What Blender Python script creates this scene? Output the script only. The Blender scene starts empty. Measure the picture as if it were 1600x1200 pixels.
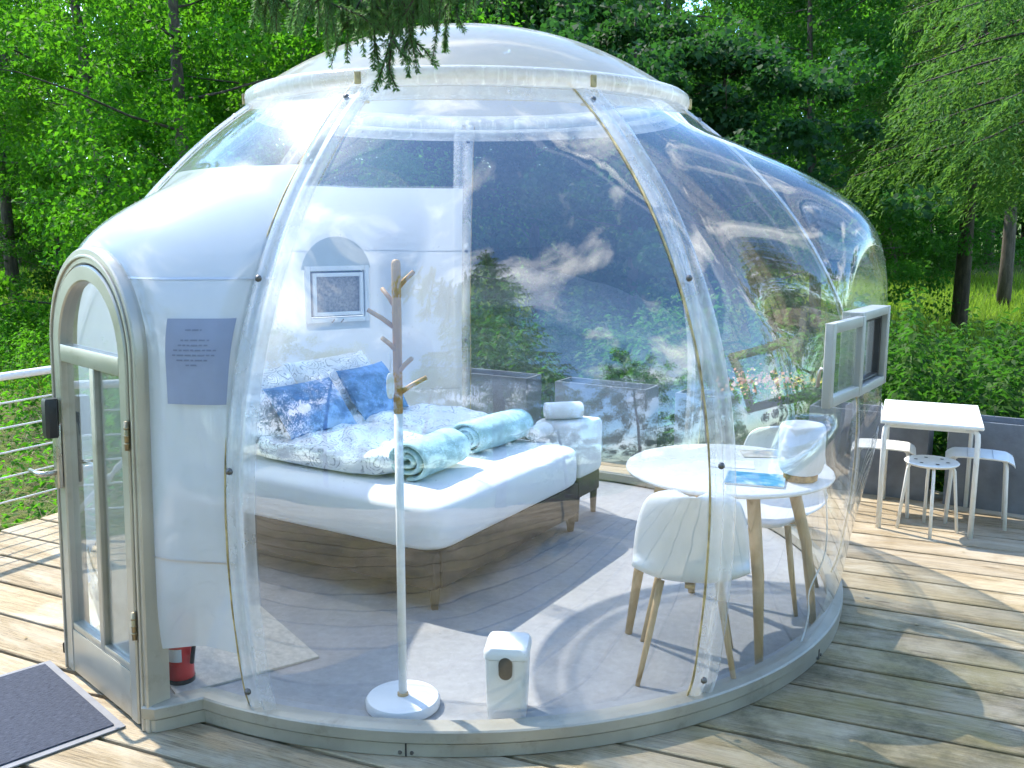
import bpy, math, random
import numpy as np
from mathutils import Vector, Matrix, noise

rnd = random.Random(11)
R = math.radians
scene = bpy.context.scene
col = scene.collection

# ------------------------------------------------------------------ camera
cam_data = bpy.data.cameras.new("camera")
cam_data.sensor_width = 36.0
cam_data.lens = 34.21
cam_data.clip_end = 1000.0
cam = bpy.data.objects.new("camera", cam_data)
col.objects.link(cam)
cam.matrix_world = (Matrix.Translation((0, 0, 1.95)) @ Matrix.Rotation(R(90 - 9.49), 4, 'X')
                    @ Matrix.Rotation(R(0.19), 4, 'Z'))
scene.camera = cam

# ------------------------------------------------------------------ world, sun, exposure
SUN_AZ, SUN_EL = 135.0, 50.0          # azimuth counter-clockwise from +X
world = bpy.data.worlds.new("World")
scene.world = world
world.use_nodes = True
wn, wl = world.node_tree.nodes, world.node_tree.links
wn.clear()
sky = wn.new("ShaderNodeTexSky")
sky.sky_type = 'NISHITA'
sky.sun_disc = False
sky.sun_elevation = R(SUN_EL)
sky.sun_rotation = R(90 - SUN_AZ)
sky.air_density = 1.15
sky.dust_density = 0.3
sky.ozone_density = 1.5
tc = wn.new("ShaderNodeTexCoord")
mp = wn.new("ShaderNodeMapping")
mp.inputs['Scale'].default_value = (1.0, 1.0, 1.9)
wl.new(tc.outputs['Generated'], mp.inputs['Vector'])
cn = wn.new("ShaderNodeTexNoise")
cn.inputs['Scale'].default_value = 2.2
cn.inputs['Detail'].default_value = 9
cn.inputs['Roughness'].default_value = 0.56
cn.inputs['Distortion'].default_value = 0.5
wl.new(mp.outputs['Vector'], cn.inputs['Vector'])
cr = wn.new("ShaderNodeValToRGB")
cr.color_ramp.elements[0].position = 0.53
cr.color_ramp.elements[0].color = (0, 0, 0, 1)
cr.color_ramp.elements[1].position = 0.70
cr.color_ramp.elements[1].color = (1, 1, 1, 1)
wl.new(cn.outputs['Fac'], cr.inputs['Fac'])
cmix = wn.new("ShaderNodeMixRGB")
cmix.inputs['Color2'].default_value = (12.0, 12.2, 12.6, 1)
wl.new(cr.outputs['Color'], cmix.inputs['Fac'])
stint = wn.new("ShaderNodeMixRGB")
stint.blend_type = 'MULTIPLY'
stint.inputs['Fac'].default_value = 1.0
stint.inputs['Color2'].default_value = (.92, 1.25, 1.52, 1)
wl.new(sky.outputs['Color'], stint.inputs['Color1'])
wl.new(stint.outputs['Color'], cmix.inputs['Color1'])
bg = wn.new("ShaderNodeBackground")
bg.inputs['Strength'].default_value = 0.15
wl.new(cmix.outputs['Color'], bg.inputs['Color'])
wo = wn.new("ShaderNodeOutputWorld")
wl.new(bg.outputs['Background'], wo.inputs['Surface'])

sun_data = bpy.data.lights.new("sun", 'SUN')
sun_data.energy = 3.3
sun_data.angle = R(0.55)
sun_data.color = (1.0, 0.94, 0.83)
sun = bpy.data.objects.new("sun", sun_data)
col.objects.link(sun)
sd = Vector((math.cos(R(SUN_AZ)) * math.cos(R(SUN_EL)), math.sin(R(SUN_AZ)) * math.cos(R(SUN_EL)), math.sin(R(SUN_EL))))
sun.rotation_euler = sd.to_track_quat('Z', 'Y').to_euler()
sun.location = (-8, 10, 14)

scene.view_settings.view_transform = 'Standard'
scene.view_settings.look = 'None'
scene.view_settings.gamma = 1.0
scene.view_settings.exposure = 1.45
scene.render.engine = 'CYCLES'
scene.cycles.use_denoising = True
scene.cycles.use_adaptive_sampling = True
scene.cycles.adaptive_threshold = 0.03
scene.cycles.max_bounces = 8
scene.cycles.diffuse_bounces = 3
scene.cycles.glossy_bounces = 4
scene.cycles.transmission_bounces = 6
scene.cycles.transparent_max_bounces = 24
scene.cycles.sample_clamp_indirect = 6.0
scene.cycles.caustics_reflective = False
scene.cycles.caustics_refractive = False

# ------------------------------------------------------------------ helpers
def tag(o, label=None, cat=None, group=None, kind=None):
    if label: o["label"] = label
    if cat: o["category"] = cat
    if group: o["group"] = group
    if kind: o["kind"] = kind
    return o

def empty(name, loc=(0, 0, 0), rz=0.0):
    o = bpy.data.objects.new(name, None)
    o.empty_display_size = 0.1
    o.location = loc
    o.rotation_euler = (0, 0, rz)
    col.objects.link(o)
    return o

def thing(name, label, cat, loc=(0, 0, 0), rz=0.0, group=None):
    return tag(empty(name, loc, rz), label, cat, group)

class MB:
    def __init__(s):
        s.v, s.f = [], []
    def add(s, vs, fs, M=None):
        b = len(s.v)
        if M is not None:
            vs = [tuple(M @ Vector(q)) for q in vs]
        s.v += [tuple(q) for q in vs]
        s.f += [tuple(i + b for i in f) for f in fs]
        return s
    def box(s, c, d, bev=0.0, M=None):
        x, y, z = c; a, b, h = d[0] / 2, d[1] / 2, d[2] / 2
        if bev <= 0:
            vs = [(x + i * a, y + j * b, z + k * h) for k in (-1, 1) for j in (-1, 1) for i in (-1, 1)]
            fs = [(0, 2, 3, 1), (4, 5, 7, 6), (0, 1, 5, 4), (2, 6, 7, 3), (0, 4, 6, 2), (1, 3, 7, 5)]
            return s.add(vs, fs, M)
        e = min(bev, a * .95, b * .95, h * .95)
        def ring(ia, ib, zz):
            return [(x + px, y + py, zz) for px, py in
                    ((-ia + e, -ib), (ia - e, -ib), (ia, -ib + e), (ia, ib - e), (ia - e, ib), (-ia + e, ib), (-ia, ib - e), (-ia, -ib + e))]
        def ring2(zz):
            return [(x + px, y + py, zz) for px, py in
                    ((-a + e, -b + e), (a - e, -b + e), (a - e, -b + e), (a - e, b - e), (a - e, b - e), (-a + e, b - e), (-a + e, b - e), (-a + e, -b + e))]
        q = .35 * e
        def ring3(zz):
            a2, b2 = a - q, b - q
            return [(x + px, y + py, zz) for px, py in
                    ((-a + e, -b2), (a - e, -b2), (a2, -b + e), (a2, b - e), (a - e, b2), (-a + e, b2), (-a2, b - e), (-a2, -b + e))]
        rs = [ring3(z - h), ring(a, b, z - h + e), ring(a, b, z + h - e), ring3(z + h)]
        vs = [p for r in rs for p in r]
        fs = [tuple(range(7, -1, -1)), tuple(range(24, 32))]
        for k in range(3):
            for i in range(8):
                fs.append((k * 8 + i, k * 8 + (i + 1) % 8, k * 8 + 8 + (i + 1) % 8, k * 8 + 8 + i))
        return s.add(vs, fs, M)
    def tube(s, pts, rad, n=10, cap=True, closed=False):
        pts = [Vector(p) for p in pts]
        if not hasattr(rad, '__len__'): rad = [rad] * len(pts)
        rings, up = [], None
        N = len(pts)
        for i, p in enumerate(pts):
            if closed: t = pts[(i + 1) % N] - pts[i - 1]
            else: t = pts[min(i + 1, N - 1)] - pts[max(i - 1, 0)]
            t = t.normalized() if t.length > 1e-9 else Vector((0, 0, 1))
            if up is None:
                up = Vector((0, 0, 1)) if abs(t.z) < .9 else Vector((1, 0, 0))
            a = t.cross(up)
            if a.length < 1e-6: a = t.orthogonal()
            a.normalize(); up = a.cross(t).normalized()
            rings.append([p + (a * math.cos(2 * math.pi * k / n) + up * math.sin(2 * math.pi * k / n)) * rad[i] for k in range(n)])
        vs = [q for r in rings for q in r]; fs = []
        for i in range(N if closed else N - 1):
            j = (i + 1) % N
            for k in range(n):
                fs.append((i * n + k, j * n + k, j * n + (k + 1) % n, i * n + (k + 1) % n))
        if cap and not closed:
            fs.append(tuple(range(n))); fs.append(tuple((N - 1) * n + k for k in range(n - 1, -1, -1)))
        return s.add(vs, fs)
    def lathe(s, prof, c=(0, 0, 0), n=32, M=None, a0=0.0, a1=2 * math.pi):
        full = abs(a1 - a0 - 2 * math.pi) < 1e-6
        m = n if full else n + 1
        vs = [(c[0] + r * math.cos(a0 + (a1 - a0) * k / n), c[1] + r * math.sin(a0 + (a1 - a0) * k / n), c[2] + z) for r, z in prof for k in range(m)]
        fs = []
        for i in range(len(prof) - 1):
            for k in range(n):
                k2 = (k + 1) % m
                fs.append((i * m + k, i * m + k2, (i + 1) * m + k2, (i + 1) * m + k))
        return s.add(vs, fs, M)
    def grid(s, P):
        nu, nv = len(P), len(P[0])
        vs = [q for r in P for q in r]
        fs = [(i * nv + j, (i + 1) * nv + j, (i + 1) * nv + j + 1, i * nv + j + 1) for i in range(nu - 1) for j in range(nv - 1)]
        return s.add(vs, fs)
    def poly_prism(s, pts, z0, z1):
        n = len(pts)
        vs = [(x, y, z0) for x, y in pts] + [(x, y, z1) for x, y in pts]
        fs = [tuple(range(n - 1, -1, -1)), tuple(range(n, 2 * n))] + [(i, (i + 1) % n, n + (i + 1) % n, n + i) for i in range(n)]
        return s.add(vs, fs)
    def clean(s):
        used = sorted({i for f in s.f for i in f}); m = {u: k for k, u in enumerate(used)}
        s.v = [s.v[u] for u in used]; s.f = [tuple(m[i] for i in f) for f in s.f]
        return s
    def mesh(s, name, mat, smooth=False):
        me = bpy.data.meshes.new(name)
        me.from_pydata(s.v, [], s.f)
        if mat: me.materials.append(mat)
        if smooth:
            me.shade_smooth()
        me.update()
        return me
    def build(s, name, mat, parent=None, smooth=False, auto=None):
        me = s.mesh(name, mat, smooth or auto is not None)
        o = bpy.data.objects.new(name, me)
        col.objects.link(o)
        if parent is not None: o.parent = parent
        if auto is not None:
            try:
                me.set_sharp_from_angle(angle=R(auto))
            except Exception:
                pass
        return o

def link_copy(src, parent=None, name=None):
    c = src.copy()
    col.objects.link(c)
    c.parent = parent
    return c

def np_mesh(name, V, F, mat, parent=None, smooth=False):
    """V (n,3) float array, F (m,k) int array, k constant."""
    me = bpy.data.meshes.new(name)
    V = np.ascontiguousarray(V, dtype=np.float32); F = np.ascontiguousarray(F, dtype=np.int32)
    m, k = F.shape
    me.vertices.add(len(V)); me.vertices.foreach_set("co", V.ravel())
    me.loops.add(m * k); me.loops.foreach_set("vertex_index", F.ravel())
    me.polygons.add(m)
    me.polygons.foreach_set("loop_start", np.arange(0, m * k, k, dtype=np.int32))
    me.update(calc_edges=True)
    if mat: me.materials.append(mat)
    o = bpy.data.objects.new(name, me)
    col.objects.link(o)
    if parent is not None: o.parent = parent
    return o

# ------------------------------------------------------------------ materials
class NT:
    def __init__(s, name):
        s.m = bpy.data.materials.new(name)
        s.m.use_nodes = True
        s.n, s.l = s.m.node_tree.nodes, s.m.node_tree.links
        s.n.clear()
        s.out = s.n.new("ShaderNodeOutputMaterial")
    def new(s, t, **kw):
        nd = s.n.new(t)
        for k, v in kw.items():
            if k in nd.inputs: nd.inputs[k].default_value = v
            else: setattr(nd, k, v)
        return nd
    def link(s, a, b): s.l.new(a, b)
    def coord(s, kind='Object', scale=(1, 1, 1)):
        c = s.new("ShaderNodeTexCoord"); m = s.new("ShaderNodeMapping")
        m.inputs['Scale'].default_value = scale
        s.link(c.outputs[kind], m.inputs['Vector'])
        return m.outputs['Vector']
    def wpos(s, scale=(1, 1, 1)):
        c = s.new("ShaderNodeNewGeometry"); m = s.new("ShaderNodeMapping")
        m.inputs['Scale'].default_value = scale
        s.link(c.outputs['Position'], m.inputs['Vector'])
        return m.outputs['Vector']
    def noise(s, vec, scale, detail=4, rough=.55, dist=0):
        n = s.new("ShaderNodeTexNoise"); n.inputs['Scale'].default_value = scale
        n.inputs['Detail'].default_value = detail; n.inputs['Roughness'].default_value = rough
        n.inputs['Distortion'].default_value = dist
        s.link(vec, n.inputs['Vector']); return n.outputs['Fac']
    def ramp(s, fac, stops):
        r = s.new("ShaderNodeValToRGB"); e = r.color_ramp.elements
        while len(e) < len(stops): e.new(0.5)
        for el, (p, c) in zip(e, stops):
            el.position = p
            el.color = (c, c, c, 1) if not hasattr(c, '__len__') else (*c, 1)
        s.link(fac, r.inputs['Fac']); return r.outputs['Color']
    def mix(s, fac, a, b, mode='MIX'):
        m = s.new("ShaderNodeMixRGB", blend_type=mode)
        for sock, v in ((m.inputs['Fac'], fac), (m.inputs['Color1'], a), (m.inputs['Color2'], b)):
            if hasattr(v, 'is_linked') or hasattr(v, 'links'): s.link(v, sock)
            elif hasattr(v, '__len__'): sock.default_value = (*v[:3], 1)
            else: sock.default_value = v if sock.type == 'VALUE' else (v, v, v, 1)
        return m.outputs['Color']
    def math(s, op, a, b=None, c=None):
        m = s.new("ShaderNodeMath", operation=op)
        for sock, v in zip(m.inputs, (a, b, c)):
            if v is None: continue
            if hasattr(v, 'links'): s.link(v, sock)
            else: sock.default_value = v
        return m.outputs[0]
    def bump(s, h, strength=.3, dist=.01):
        b = s.new("ShaderNodeBump"); b.inputs['Strength'].default_value = strength
        b.inputs['Distance'].default_value = dist
        s.link(h, b.inputs['Height']); return b.outputs['Normal']
    def mixsh(s, fac, a, b):
        m = s.new("ShaderNodeMixShader")
        if hasattr(fac, 'links'): s.link(fac, m.inputs[0])
        else: m.inputs[0].default_value = fac
        s.link(a, m.inputs[1]); s.link(b, m.inputs[2]); return m.outputs[0]
    def surf(s, sh): s.link(sh, s.out.inputs['Surface']); return s.m

def principled(t, color, rough=.5, metal=0.0, normal=None, spec=.5, **kw):
    b = t.new("ShaderNodeBsdfPrincipled")
    for key, v in (('Base Color', color), ('Roughness', rough), ('Metallic', metal)):
        if hasattr(v, 'links'): t.link(v, b.inputs[key])
        elif key == 'Base Color': b.inputs[key].default_value = (*v, 1)
        else: b.inputs[key].default_value = v
    b.inputs['Specular IOR Level'].default_value = spec
    for k, v in kw.items(): b.inputs[k].default_value = v
    if normal is not None: t.link(normal, b.inputs['Normal'])
    return b.outputs[0]

def simple(name, color, rough=.5, metal=0.0, var=.12, scale=6.0, bump=.08, bscale=60, dirt=None, spec=.5):
    t = NT(name); v = t.coord('Object')
    n1 = t.noise(v, scale, 5)
    dark = tuple(c * (1 - var * 1.6) for c in color); lite = tuple(min(1, c * (1 + var)) for c in color)
    c = t.ramp(n1, [(.3, dark), (.7, lite)])
    if dirt:
        n3 = t.noise(v, scale * 2.7, 8, .7)
        c = t.mix(t.ramp(n3, [(.55, 0), (.78, .8)]), c, dirt)
    n2 = t.noise(v, bscale, 4)
    rr = t.math('MULTIPLY_ADD', n1, .2, max(0, rough - .1))
    return t.surf(principled(t, c, rr, metal, t.bump(n2, bump, .004), spec))
def clear_plastic(name, haze=.03, speck=.5, ior=2.25, rough=.008, tint=(.985, .993, .995), wave=.08, streak=.05, cloud=.6, hazecol=(.85, .87, .88)):
    t = NT(name)
    geo = t.new("ShaderNodeNewGeometry")
    pos = t.coord('Object')
    # index flips on the back side of the sheet
    io = t.new("ShaderNodeMix"); io.data_type = 'FLOAT'
    t.link(geo.outputs['Backfacing'], io.inputs[0]); io.inputs[2].default_value = ior; io.inputs[3].default_value = 1 / ior
    w = t.noise(pos, 1.7, 2, .5, .6)
    nb = t.new("ShaderNodeBump"); nb.inputs['Strength'].default_value = wave; nb.inputs['Distance'].default_value = .05
    t.link(w, nb.inputs['Height'])
    fr = t.new("ShaderNodeFresnel"); t.link(io.outputs[0], fr.inputs['IOR'])
    tr = t.new("ShaderNodeBsdfTransparent"); tr.inputs['Color'].default_value = (*tint, 1)
    gl = t.new("ShaderNodeBsdfGlossy"); gl.inputs['Roughness'].default_value = rough; gl.inputs['Color'].default_value = (1, 1, 1, 1)
    t.link(nb.outputs['Normal'], gl.inputs['Normal'])
    g2 = t.new("ShaderNodeBsdfGlossy"); g2.inputs['Roughness'].default_value = .30; t.link(nb.outputs['Normal'], g2.inputs['Normal'])
    base = t.mixsh(fr.outputs['Fac'], tr.outputs[0], t.mixsh(.10, gl.outputs[0], g2.outputs[0]))
    # dust, water spots and run marks
    df = t.new("ShaderNodeBsdfDiffuse"); df.inputs['Color'].default_value = (*hazecol, 1)
    tl = t.new("ShaderNodeBsdfTranslucent"); tl.inputs['Color'].default_value = (*hazecol, 1)
    dust = t.mixsh(.5, df.outputs[0], tl.outputs[0])
    vo = t.new("ShaderNodeTexVoronoi"); vo.inputs['Scale'].default_value = 55
    t.link(pos, vo.inputs['Vector'])
    spots = t.ramp(vo.outputs['Distance'], [(.05, 1.0), (.16, 0.0)])
    pick = t.ramp(t.noise(pos, 9, 3), [(.5, 0), (.7, 1)])
    sp = t.math('MULTIPLY', t.math('MULTIPLY', spots, pick), speck)
    vs = t.coord('Object', (26, 26, 1.2))
    st = t.math('MULTIPLY', t.ramp(t.noise(vs, 1.0, 3), [(.55, 0), (.8, 1)]), streak)
    cl = t.math('MULTIPLY', t.ramp(t.noise(pos, 2.3, 6, .6), [(.35, 1 - cloud), (.7, 1 + cloud)]), haze)
    f = t.math('MINIMUM', t.math('ADD', t.math('ADD', sp, st), cl), .9)
    return t.surf(t.mixsh(f, base, dust))

M = {}
M['clear'] = clear_plastic('clear_panel', haze=.006, speck=.30, streak=.02)
M['clearfilm'] = clear_plastic('clear_panel_over_film', haze=.012, speck=.12, streak=.02, ior=1.55, rough=.05, wave=.06)
M['rib'] = clear_plastic('rib_plastic', haze=.30, speck=.2, ior=1.7, rough=.06, wave=.6, streak=.25, hazecol=(.86, .87, .86))
M['cap'] = clear_plastic('cap_plastic', haze=.55, speck=.05, ior=1.7, rough=.03, wave=.04, streak=0, cloud=.12, hazecol=(.44, .42, .35))
M['collar'] = clear_plastic('collar_plastic', haze=.45, speck=.3, ior=1.6, rough=.12, wave=.4, streak=.3, hazecol=(.80, .80, .76))
M['glass'] = clear_plastic('window_glass', haze=.015, speck=.05, ior=1.7, rough=.005, wave=.03, streak=.0, tint=(.93, .96, .96))

def film_mat():
    t = NT('white_film'); v = t.coord('Object')
    n = t.noise(v, 1.4, 4)
    c = t.ramp(n, [(.3, (.62, .64, .67)), (.7, (.68, .70, .72))])
    d = t.new("ShaderNodeBsdfDiffuse"); t.link(c, d.inputs['Color'])
    tl = t.new("ShaderNodeBsdfTranslucent"); t.link(c, tl.inputs['Color'])
    tp = t.new("ShaderNodeBsdfTransparent")
    a = t.mixsh(.30, d.outputs[0], tl.outputs[0])
    return t.surf(t.mixsh(.10, a, tp.outputs[0]))
M['film'] = film_mat()
M['seal'] = simple('yellowed_seal', (.50, .38, .17), .5, 0, .4, 14, .2, 90, dirt=(.16, .10, .04))
M['seam'] = simple('film_seam', (.55, .55, .56), .35, .6)
M['bolt'] = simple('steel_bolt', (.16, .15, .14), .4, .8)
M['alu'] = simple('champagne_aluminium', (.47, .435, .365), .34, .45, .08, 3, .05, 200, dirt=(.30, .25, .18))
M['ringalu'] = simple('base_ring_aluminium', (.37, .345, .285), .40, .3, .12, 3, .06, 160, dirt=(.17, .15, .11))
M['greyframe'] = simple('grey_window_frame', (.40, .40, .37), .45, .1, .1, 4, .05, 120)
M['whiteframe'] = simple('white_window_frame', (.72, .74, .74), .5, 0, .06)
M['gasket'] = simple('black_gasket', (.02, .02, .02), .5)
M['liner'] = simple('grey_arch_liner', (.42, .47, .47), .7, 0, .06)
M['mesh'] = simple('insect_screen', (.34, .29, .24), .8, 0, .3, 50, .4, 300)
M['curtain'] = simple('frosted_door_panel', (.44, .40, .36), .6, 0, .12, 4, .1, 140)
M['blackplastic'] = simple('black_plastic', (.02, .02, .022), .35)
M['steel'] = simple('brushed_steel', (.52, .48, .42), .28, .9, .1, 10, .1, 300)
M['brass'] = simple('hinge_metal', (.34, .27, .16), .35, .8)
M['white'] = simple('white_plastic', (.80, .81, .81), .32, 0, .03, 4, .02, 90)
M['whitemetal'] = simple('white_painted_metal', (.78, .77, .73), .42, 0, .05, 6, .05, 110, dirt=(.62, .58, .42))
M['whitetop'] = simple('white_laminate', (.80, .80, .79), .28, 0, .02, 3, .02)
M['cream'] = simple('cream_rug', (.58, .53, .45), .95, 0, .12, 30, .8, 260)
M['cork'] = simple('cork', (.42, .24, .09), .85, 0, .4, 40, .5, 120)
M['red'] = simple('red_enamel', (.62, .035, .03), .3, 0, .08)
M['blue'] = simple('blue_velvet', (.15, .30, .56), .85, 0, .22, 18, .5, 160)
M['aqua'] = simple('aqua_fleece', (.42, .64, .66), .95, 0, .12, 20, .9, 130)
M['sheet'] = simple('white_sheet', (.80, .81, .83), .85, 0, .03, 3, .9, 9)
M['towel'] = simple('white_towel', (.82, .81, .80), .95, 0, .05, 20, .9, 160)
M['brown'] = simple('brown_bed_frame', (.042, .026, .020), .6, 0, .35, 8, .3, 60)
M['darkwood'] = simple('dark_leg_wood', (.03, .024, .02), .45, 0, .3, 8)
M['slate'] = simple('slate_planter', (.155, .165, .18), .62, 0, .22, 5, .5, 45)
M['soil'] = simple('potting_soil', (.045, .032, .022), .95, 0, .4, 20, .9, 60)
M['paper'] = simple('grey_paper', (.27, .30, .40), .8, 0, .06, 5)
M['ink'] = simple('faded_ink', (.19, .215, .30), .8)
M['whiteink'] = simple('white_print', (.75, .75, .74), .7)
M['railwhite'] = simple('white_rail_paint', (.78, .77, .74), .4, 0, .05)
M['cable'] = simple('steel_cable', (.70, .69, .66), .35, .2, .08)
M['tag'] = simple('white_fob', (.80, .79, .76), .4)

def wood_mat(name, c0, c1, scale=(2, 22, 22), rough=.5):
    t = NT(name); v = t.coord('Object', scale)
    n = t.noise(v, 1.0, 6, .6, .8)
    c = t.ramp(n, [(.25, c0), (.75, c1)])
    return t.surf(principled(t, c, rough, 0, t.bump(n, .15, .003)))
M['beech'] = wood_mat('beech_wood', (.42, .27, .12), (.56, .39, .20), (22, 22, 2))
M['oakpole'] = wood_mat('oiled_pole_wood', (.42, .225, .07), (.62, .37, .13), (22, 22, 2))

def floor_mat():
    t = NT('grey_vinyl_floor'); v = t.wpos()
    n = t.noise(v, 1.8, 8, .65); n2 = t.noise(v, 26, 5, .7)
    c = t.ramp(n, [(.25, (.22, .225, .235)), (.75, (.33, .335, .345))])
    c = t.mix(.28, c, t.ramp(n2, [(.3, .20), (.7, .46)]))
    return t.surf(principled(t, c, .55, 0, t.bump(n2, .12, .003)))
M['floor'] = floor_mat()

def deck_mat():
    t = NT('weathered_deck_board')
    oi = t.new("ShaderNodeObjectInfo")
    tc = t.new("ShaderNodeTexCoord")
    off = t.new("ShaderNodeVectorMath", operation='MULTIPLY_ADD')
    t.link(oi.outputs['Random'], off.inputs[0]); off.inputs[1].default_value = (37, 19, 7)
    t.link(tc.outputs['Object'], off.inputs[2])
    def mapped(sc):
        m = t.new("ShaderNodeMapping"); m.inputs['Scale'].default_value = sc
        t.link(off.outputs[0], m.inputs['Vector']); return m.outputs['Vector']
    grain = t.noise(mapped((1.7, 48, 48)), 1.0, 10, .74, .9)
    fine = t.noise(mapped((9, 230, 90)), 1.0, 6, .75, .2)
    blot = t.noise(mapped((1.6, 5, 2)), 1.0, 9, .7, .6)
    c = t.ramp(grain, [(.22, (.10, .068, .035)), (.5, (.35, .265, .155)), (.78, (.51, .41, .27))])
    c = t.mix(t.ramp(fine, [(.36, .85), (.50, 0)]), c, (.10, .075, .05))
    c = t.mix(t.ramp(blot, [(.42, .0), (.66, .6)]), c, (.58, .50, .38))
    tint = t.math('MULTIPLY_ADD', oi.outputs['Random'], .35, .83)
    c = t.mix(1.0, c, t.mix(0, tint, tint), 'MULTIPLY')
    # algae film: damp boards on the side of the dome away from the sun; shade painted onto the front boards
    wp = t.wpos()
    sep = t.new("ShaderNodeSeparateXYZ"); t.link(wp, sep.inputs[0])
    dx = t.math('SUBTRACT', sep.outputs[0], 1.55); dy = t.math('SUBTRACT', sep.outputs[1], 3.75)
    dd = t.math('SQRT', t.math('ADD', t.math('MULTIPLY', t.math('MULTIPLY', dx, dx), .55), t.math('MULTIPLY', dy, dy)))
    near = t.ramp(t.math('MULTIPLY', dd, .4), [(.12, 1.0), (.72, 0.0)])
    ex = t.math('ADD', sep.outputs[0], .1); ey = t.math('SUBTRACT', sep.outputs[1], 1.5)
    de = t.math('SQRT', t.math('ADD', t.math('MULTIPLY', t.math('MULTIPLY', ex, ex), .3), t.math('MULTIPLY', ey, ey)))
    front_shade = t.ramp(t.math('MULTIPLY', de, .4), [(.42, .95), (.80, 0.0)])
    near = t.math('MAXIMUM', near, front_shade)
    c = t.mix(t.math('MULTIPLY', front_shade, t.ramp(t.noise(wp, 1.1, 6, .6), [(.35, .45), (.6, .85)])), c, (.085, .068, .045))  # front boards darkened in place of shade, so the panels mirror them darker
    an = t.noise(wp, 1.5, 8, .66, .5)
    alg = t.math('MULTIPLY', near, t.ramp(an, [(.38, .0), (.62, 1.0)]))
    gr = t.mix(t.noise(mapped((4, 14, 6)), 1.0, 5), (.13, .105, .025), (.34, .28, .075))
    c = t.mix(t.math('MULTIPLY', alg, .6), c, gr)
    al2 = t.math('MULTIPLY', near, t.ramp(t.noise(wp, 2.3, 7, .7), [(.46, 0), (.62, .75)]))
    c = t.mix(al2, c, (.075, .066, .036))
    # knots
    kv = t.new("ShaderNodeTexVoronoi"); kv.inputs['Scale'].default_value = 1.0
    t.link(mapped((1.3, 7, 1)), kv.inputs['Vector'])
    c = t.mix(t.ramp(kv.outputs['Distance'], [(.03, .8), (.09, 0)]), c, (.09, .06, .04))
    h = t.math('ADD', grain, t.math('MULTIPLY', fine, .7))
    return t.surf(principled(t, c, .8, 0, t.bump(h, .6, .006), .25))
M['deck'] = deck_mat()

def mat_mat():
    t = NT('entrance_mat_pile'); v = t.coord('Object')
    rib = t.noise(t.coord('Object', (260, 40, 1)), 1.0, 3)
    n = t.noise(v, 90, 4, .7)
    c = t.ramp(rib, [(.3, (.032, .036, .05)), (.7, (.085, .093, .12))])
    li = t.noise(t.coord('Object', (70, 30, 1)), 1.3, 5, .75, 2.5)
    c = t.mix(t.ramp(li, [(.72, 0), (.77, .7)]), c, (.38, .35, .30))
    return t.surf(principled(t, c, .95, 0, t.bump(t.math('ADD', n, rib), .7, .006), .2))
M['mat'] = mat_mat()
M['matedge'] = simple('mat_rubber_edge', (.19, .19, .20), .7, 0, .15, 8, .3, 80)

def duvet_mat():
    t = NT('patterned_duvet'); v = t.coord('Object')
    d = t.new("ShaderNodeTexNoise"); d.inputs['Scale'].default_value = 6; t.link(v, d.inputs['Vector'])
    dv = t.new("ShaderNodeMixRGB"); dv.inputs['Fac'].default_value = .10
    t.link(v, dv.inputs['Color1']); t.link(d.outputs['Color'], dv.inputs['Color2'])
    vo = t.new("ShaderNodeTexVoronoi"); vo.feature = 'F1'; vo.inputs['Scale'].default_value = 11
    t.link(dv.outputs['Color'], vo.inputs['Vector'])
    rings = t.math('FRACT', t.math('MULTIPLY', vo.outputs['Distance'], 5.2))
    line = t.ramp(rings, [(.05, 1), (.2, 0), (.84, 0), (.95, 1)])
    msk = t.ramp(t.noise(v, 5.5, 2), [(.40, 0), (.48, 1)])
    brk = t.ramp(t.noise(v, 28, 2), [(.40, 0), (.5, 1)])
    f = t.math('MULTIPLY', t.math('MULTIPLY', line, msk), t.math('MULTIPLY', brk, .62))
    c = t.mix(f, (.83, .84, .86), (.10, .12, .17))
    n = t.noise(v, 14, 5)
    return t.surf(principled(t, c, .9, 0, t.bump(n, .35, .012), .2))
M['duvet'] = duvet_mat()

def cover_mat(name, a, b, cc):
    t = NT(name); v = t.coord('Object')
    n = t.noise(v, 7, 5, .6, 1.0)
    c = t.ramp(n, [(.32, a), (.5, b), (.66, cc)])
    return t.surf(principled(t, c, .3))
M['bluecover'] = cover_mat('blue_magazine_cover', (.02, .16, .35), (.06, .35, .58), (.62, .80, .86))
M['mixcover'] = cover_mat('printed_brochure', (.10, .20, .32), (.55, .48, .40), (.75, .72, .68))

def lamp_mat():
    t = NT('frosted_lamp_shade'); v = t.coord('Object')
    c = t.ramp(t.noise(v, 3, 3), [(.3, (.80, .81, .82)), (.7, (.86, .86, .86))])
    d = principled(t, c, .35)
    tl = t.new("ShaderNodeBsdfTranslucent"); t.link(c, tl.inputs['Color'])
    return t.surf(t.mixsh(.35, d, tl.outputs[0]))
M['lampshade'] = lamp_mat()

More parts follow.
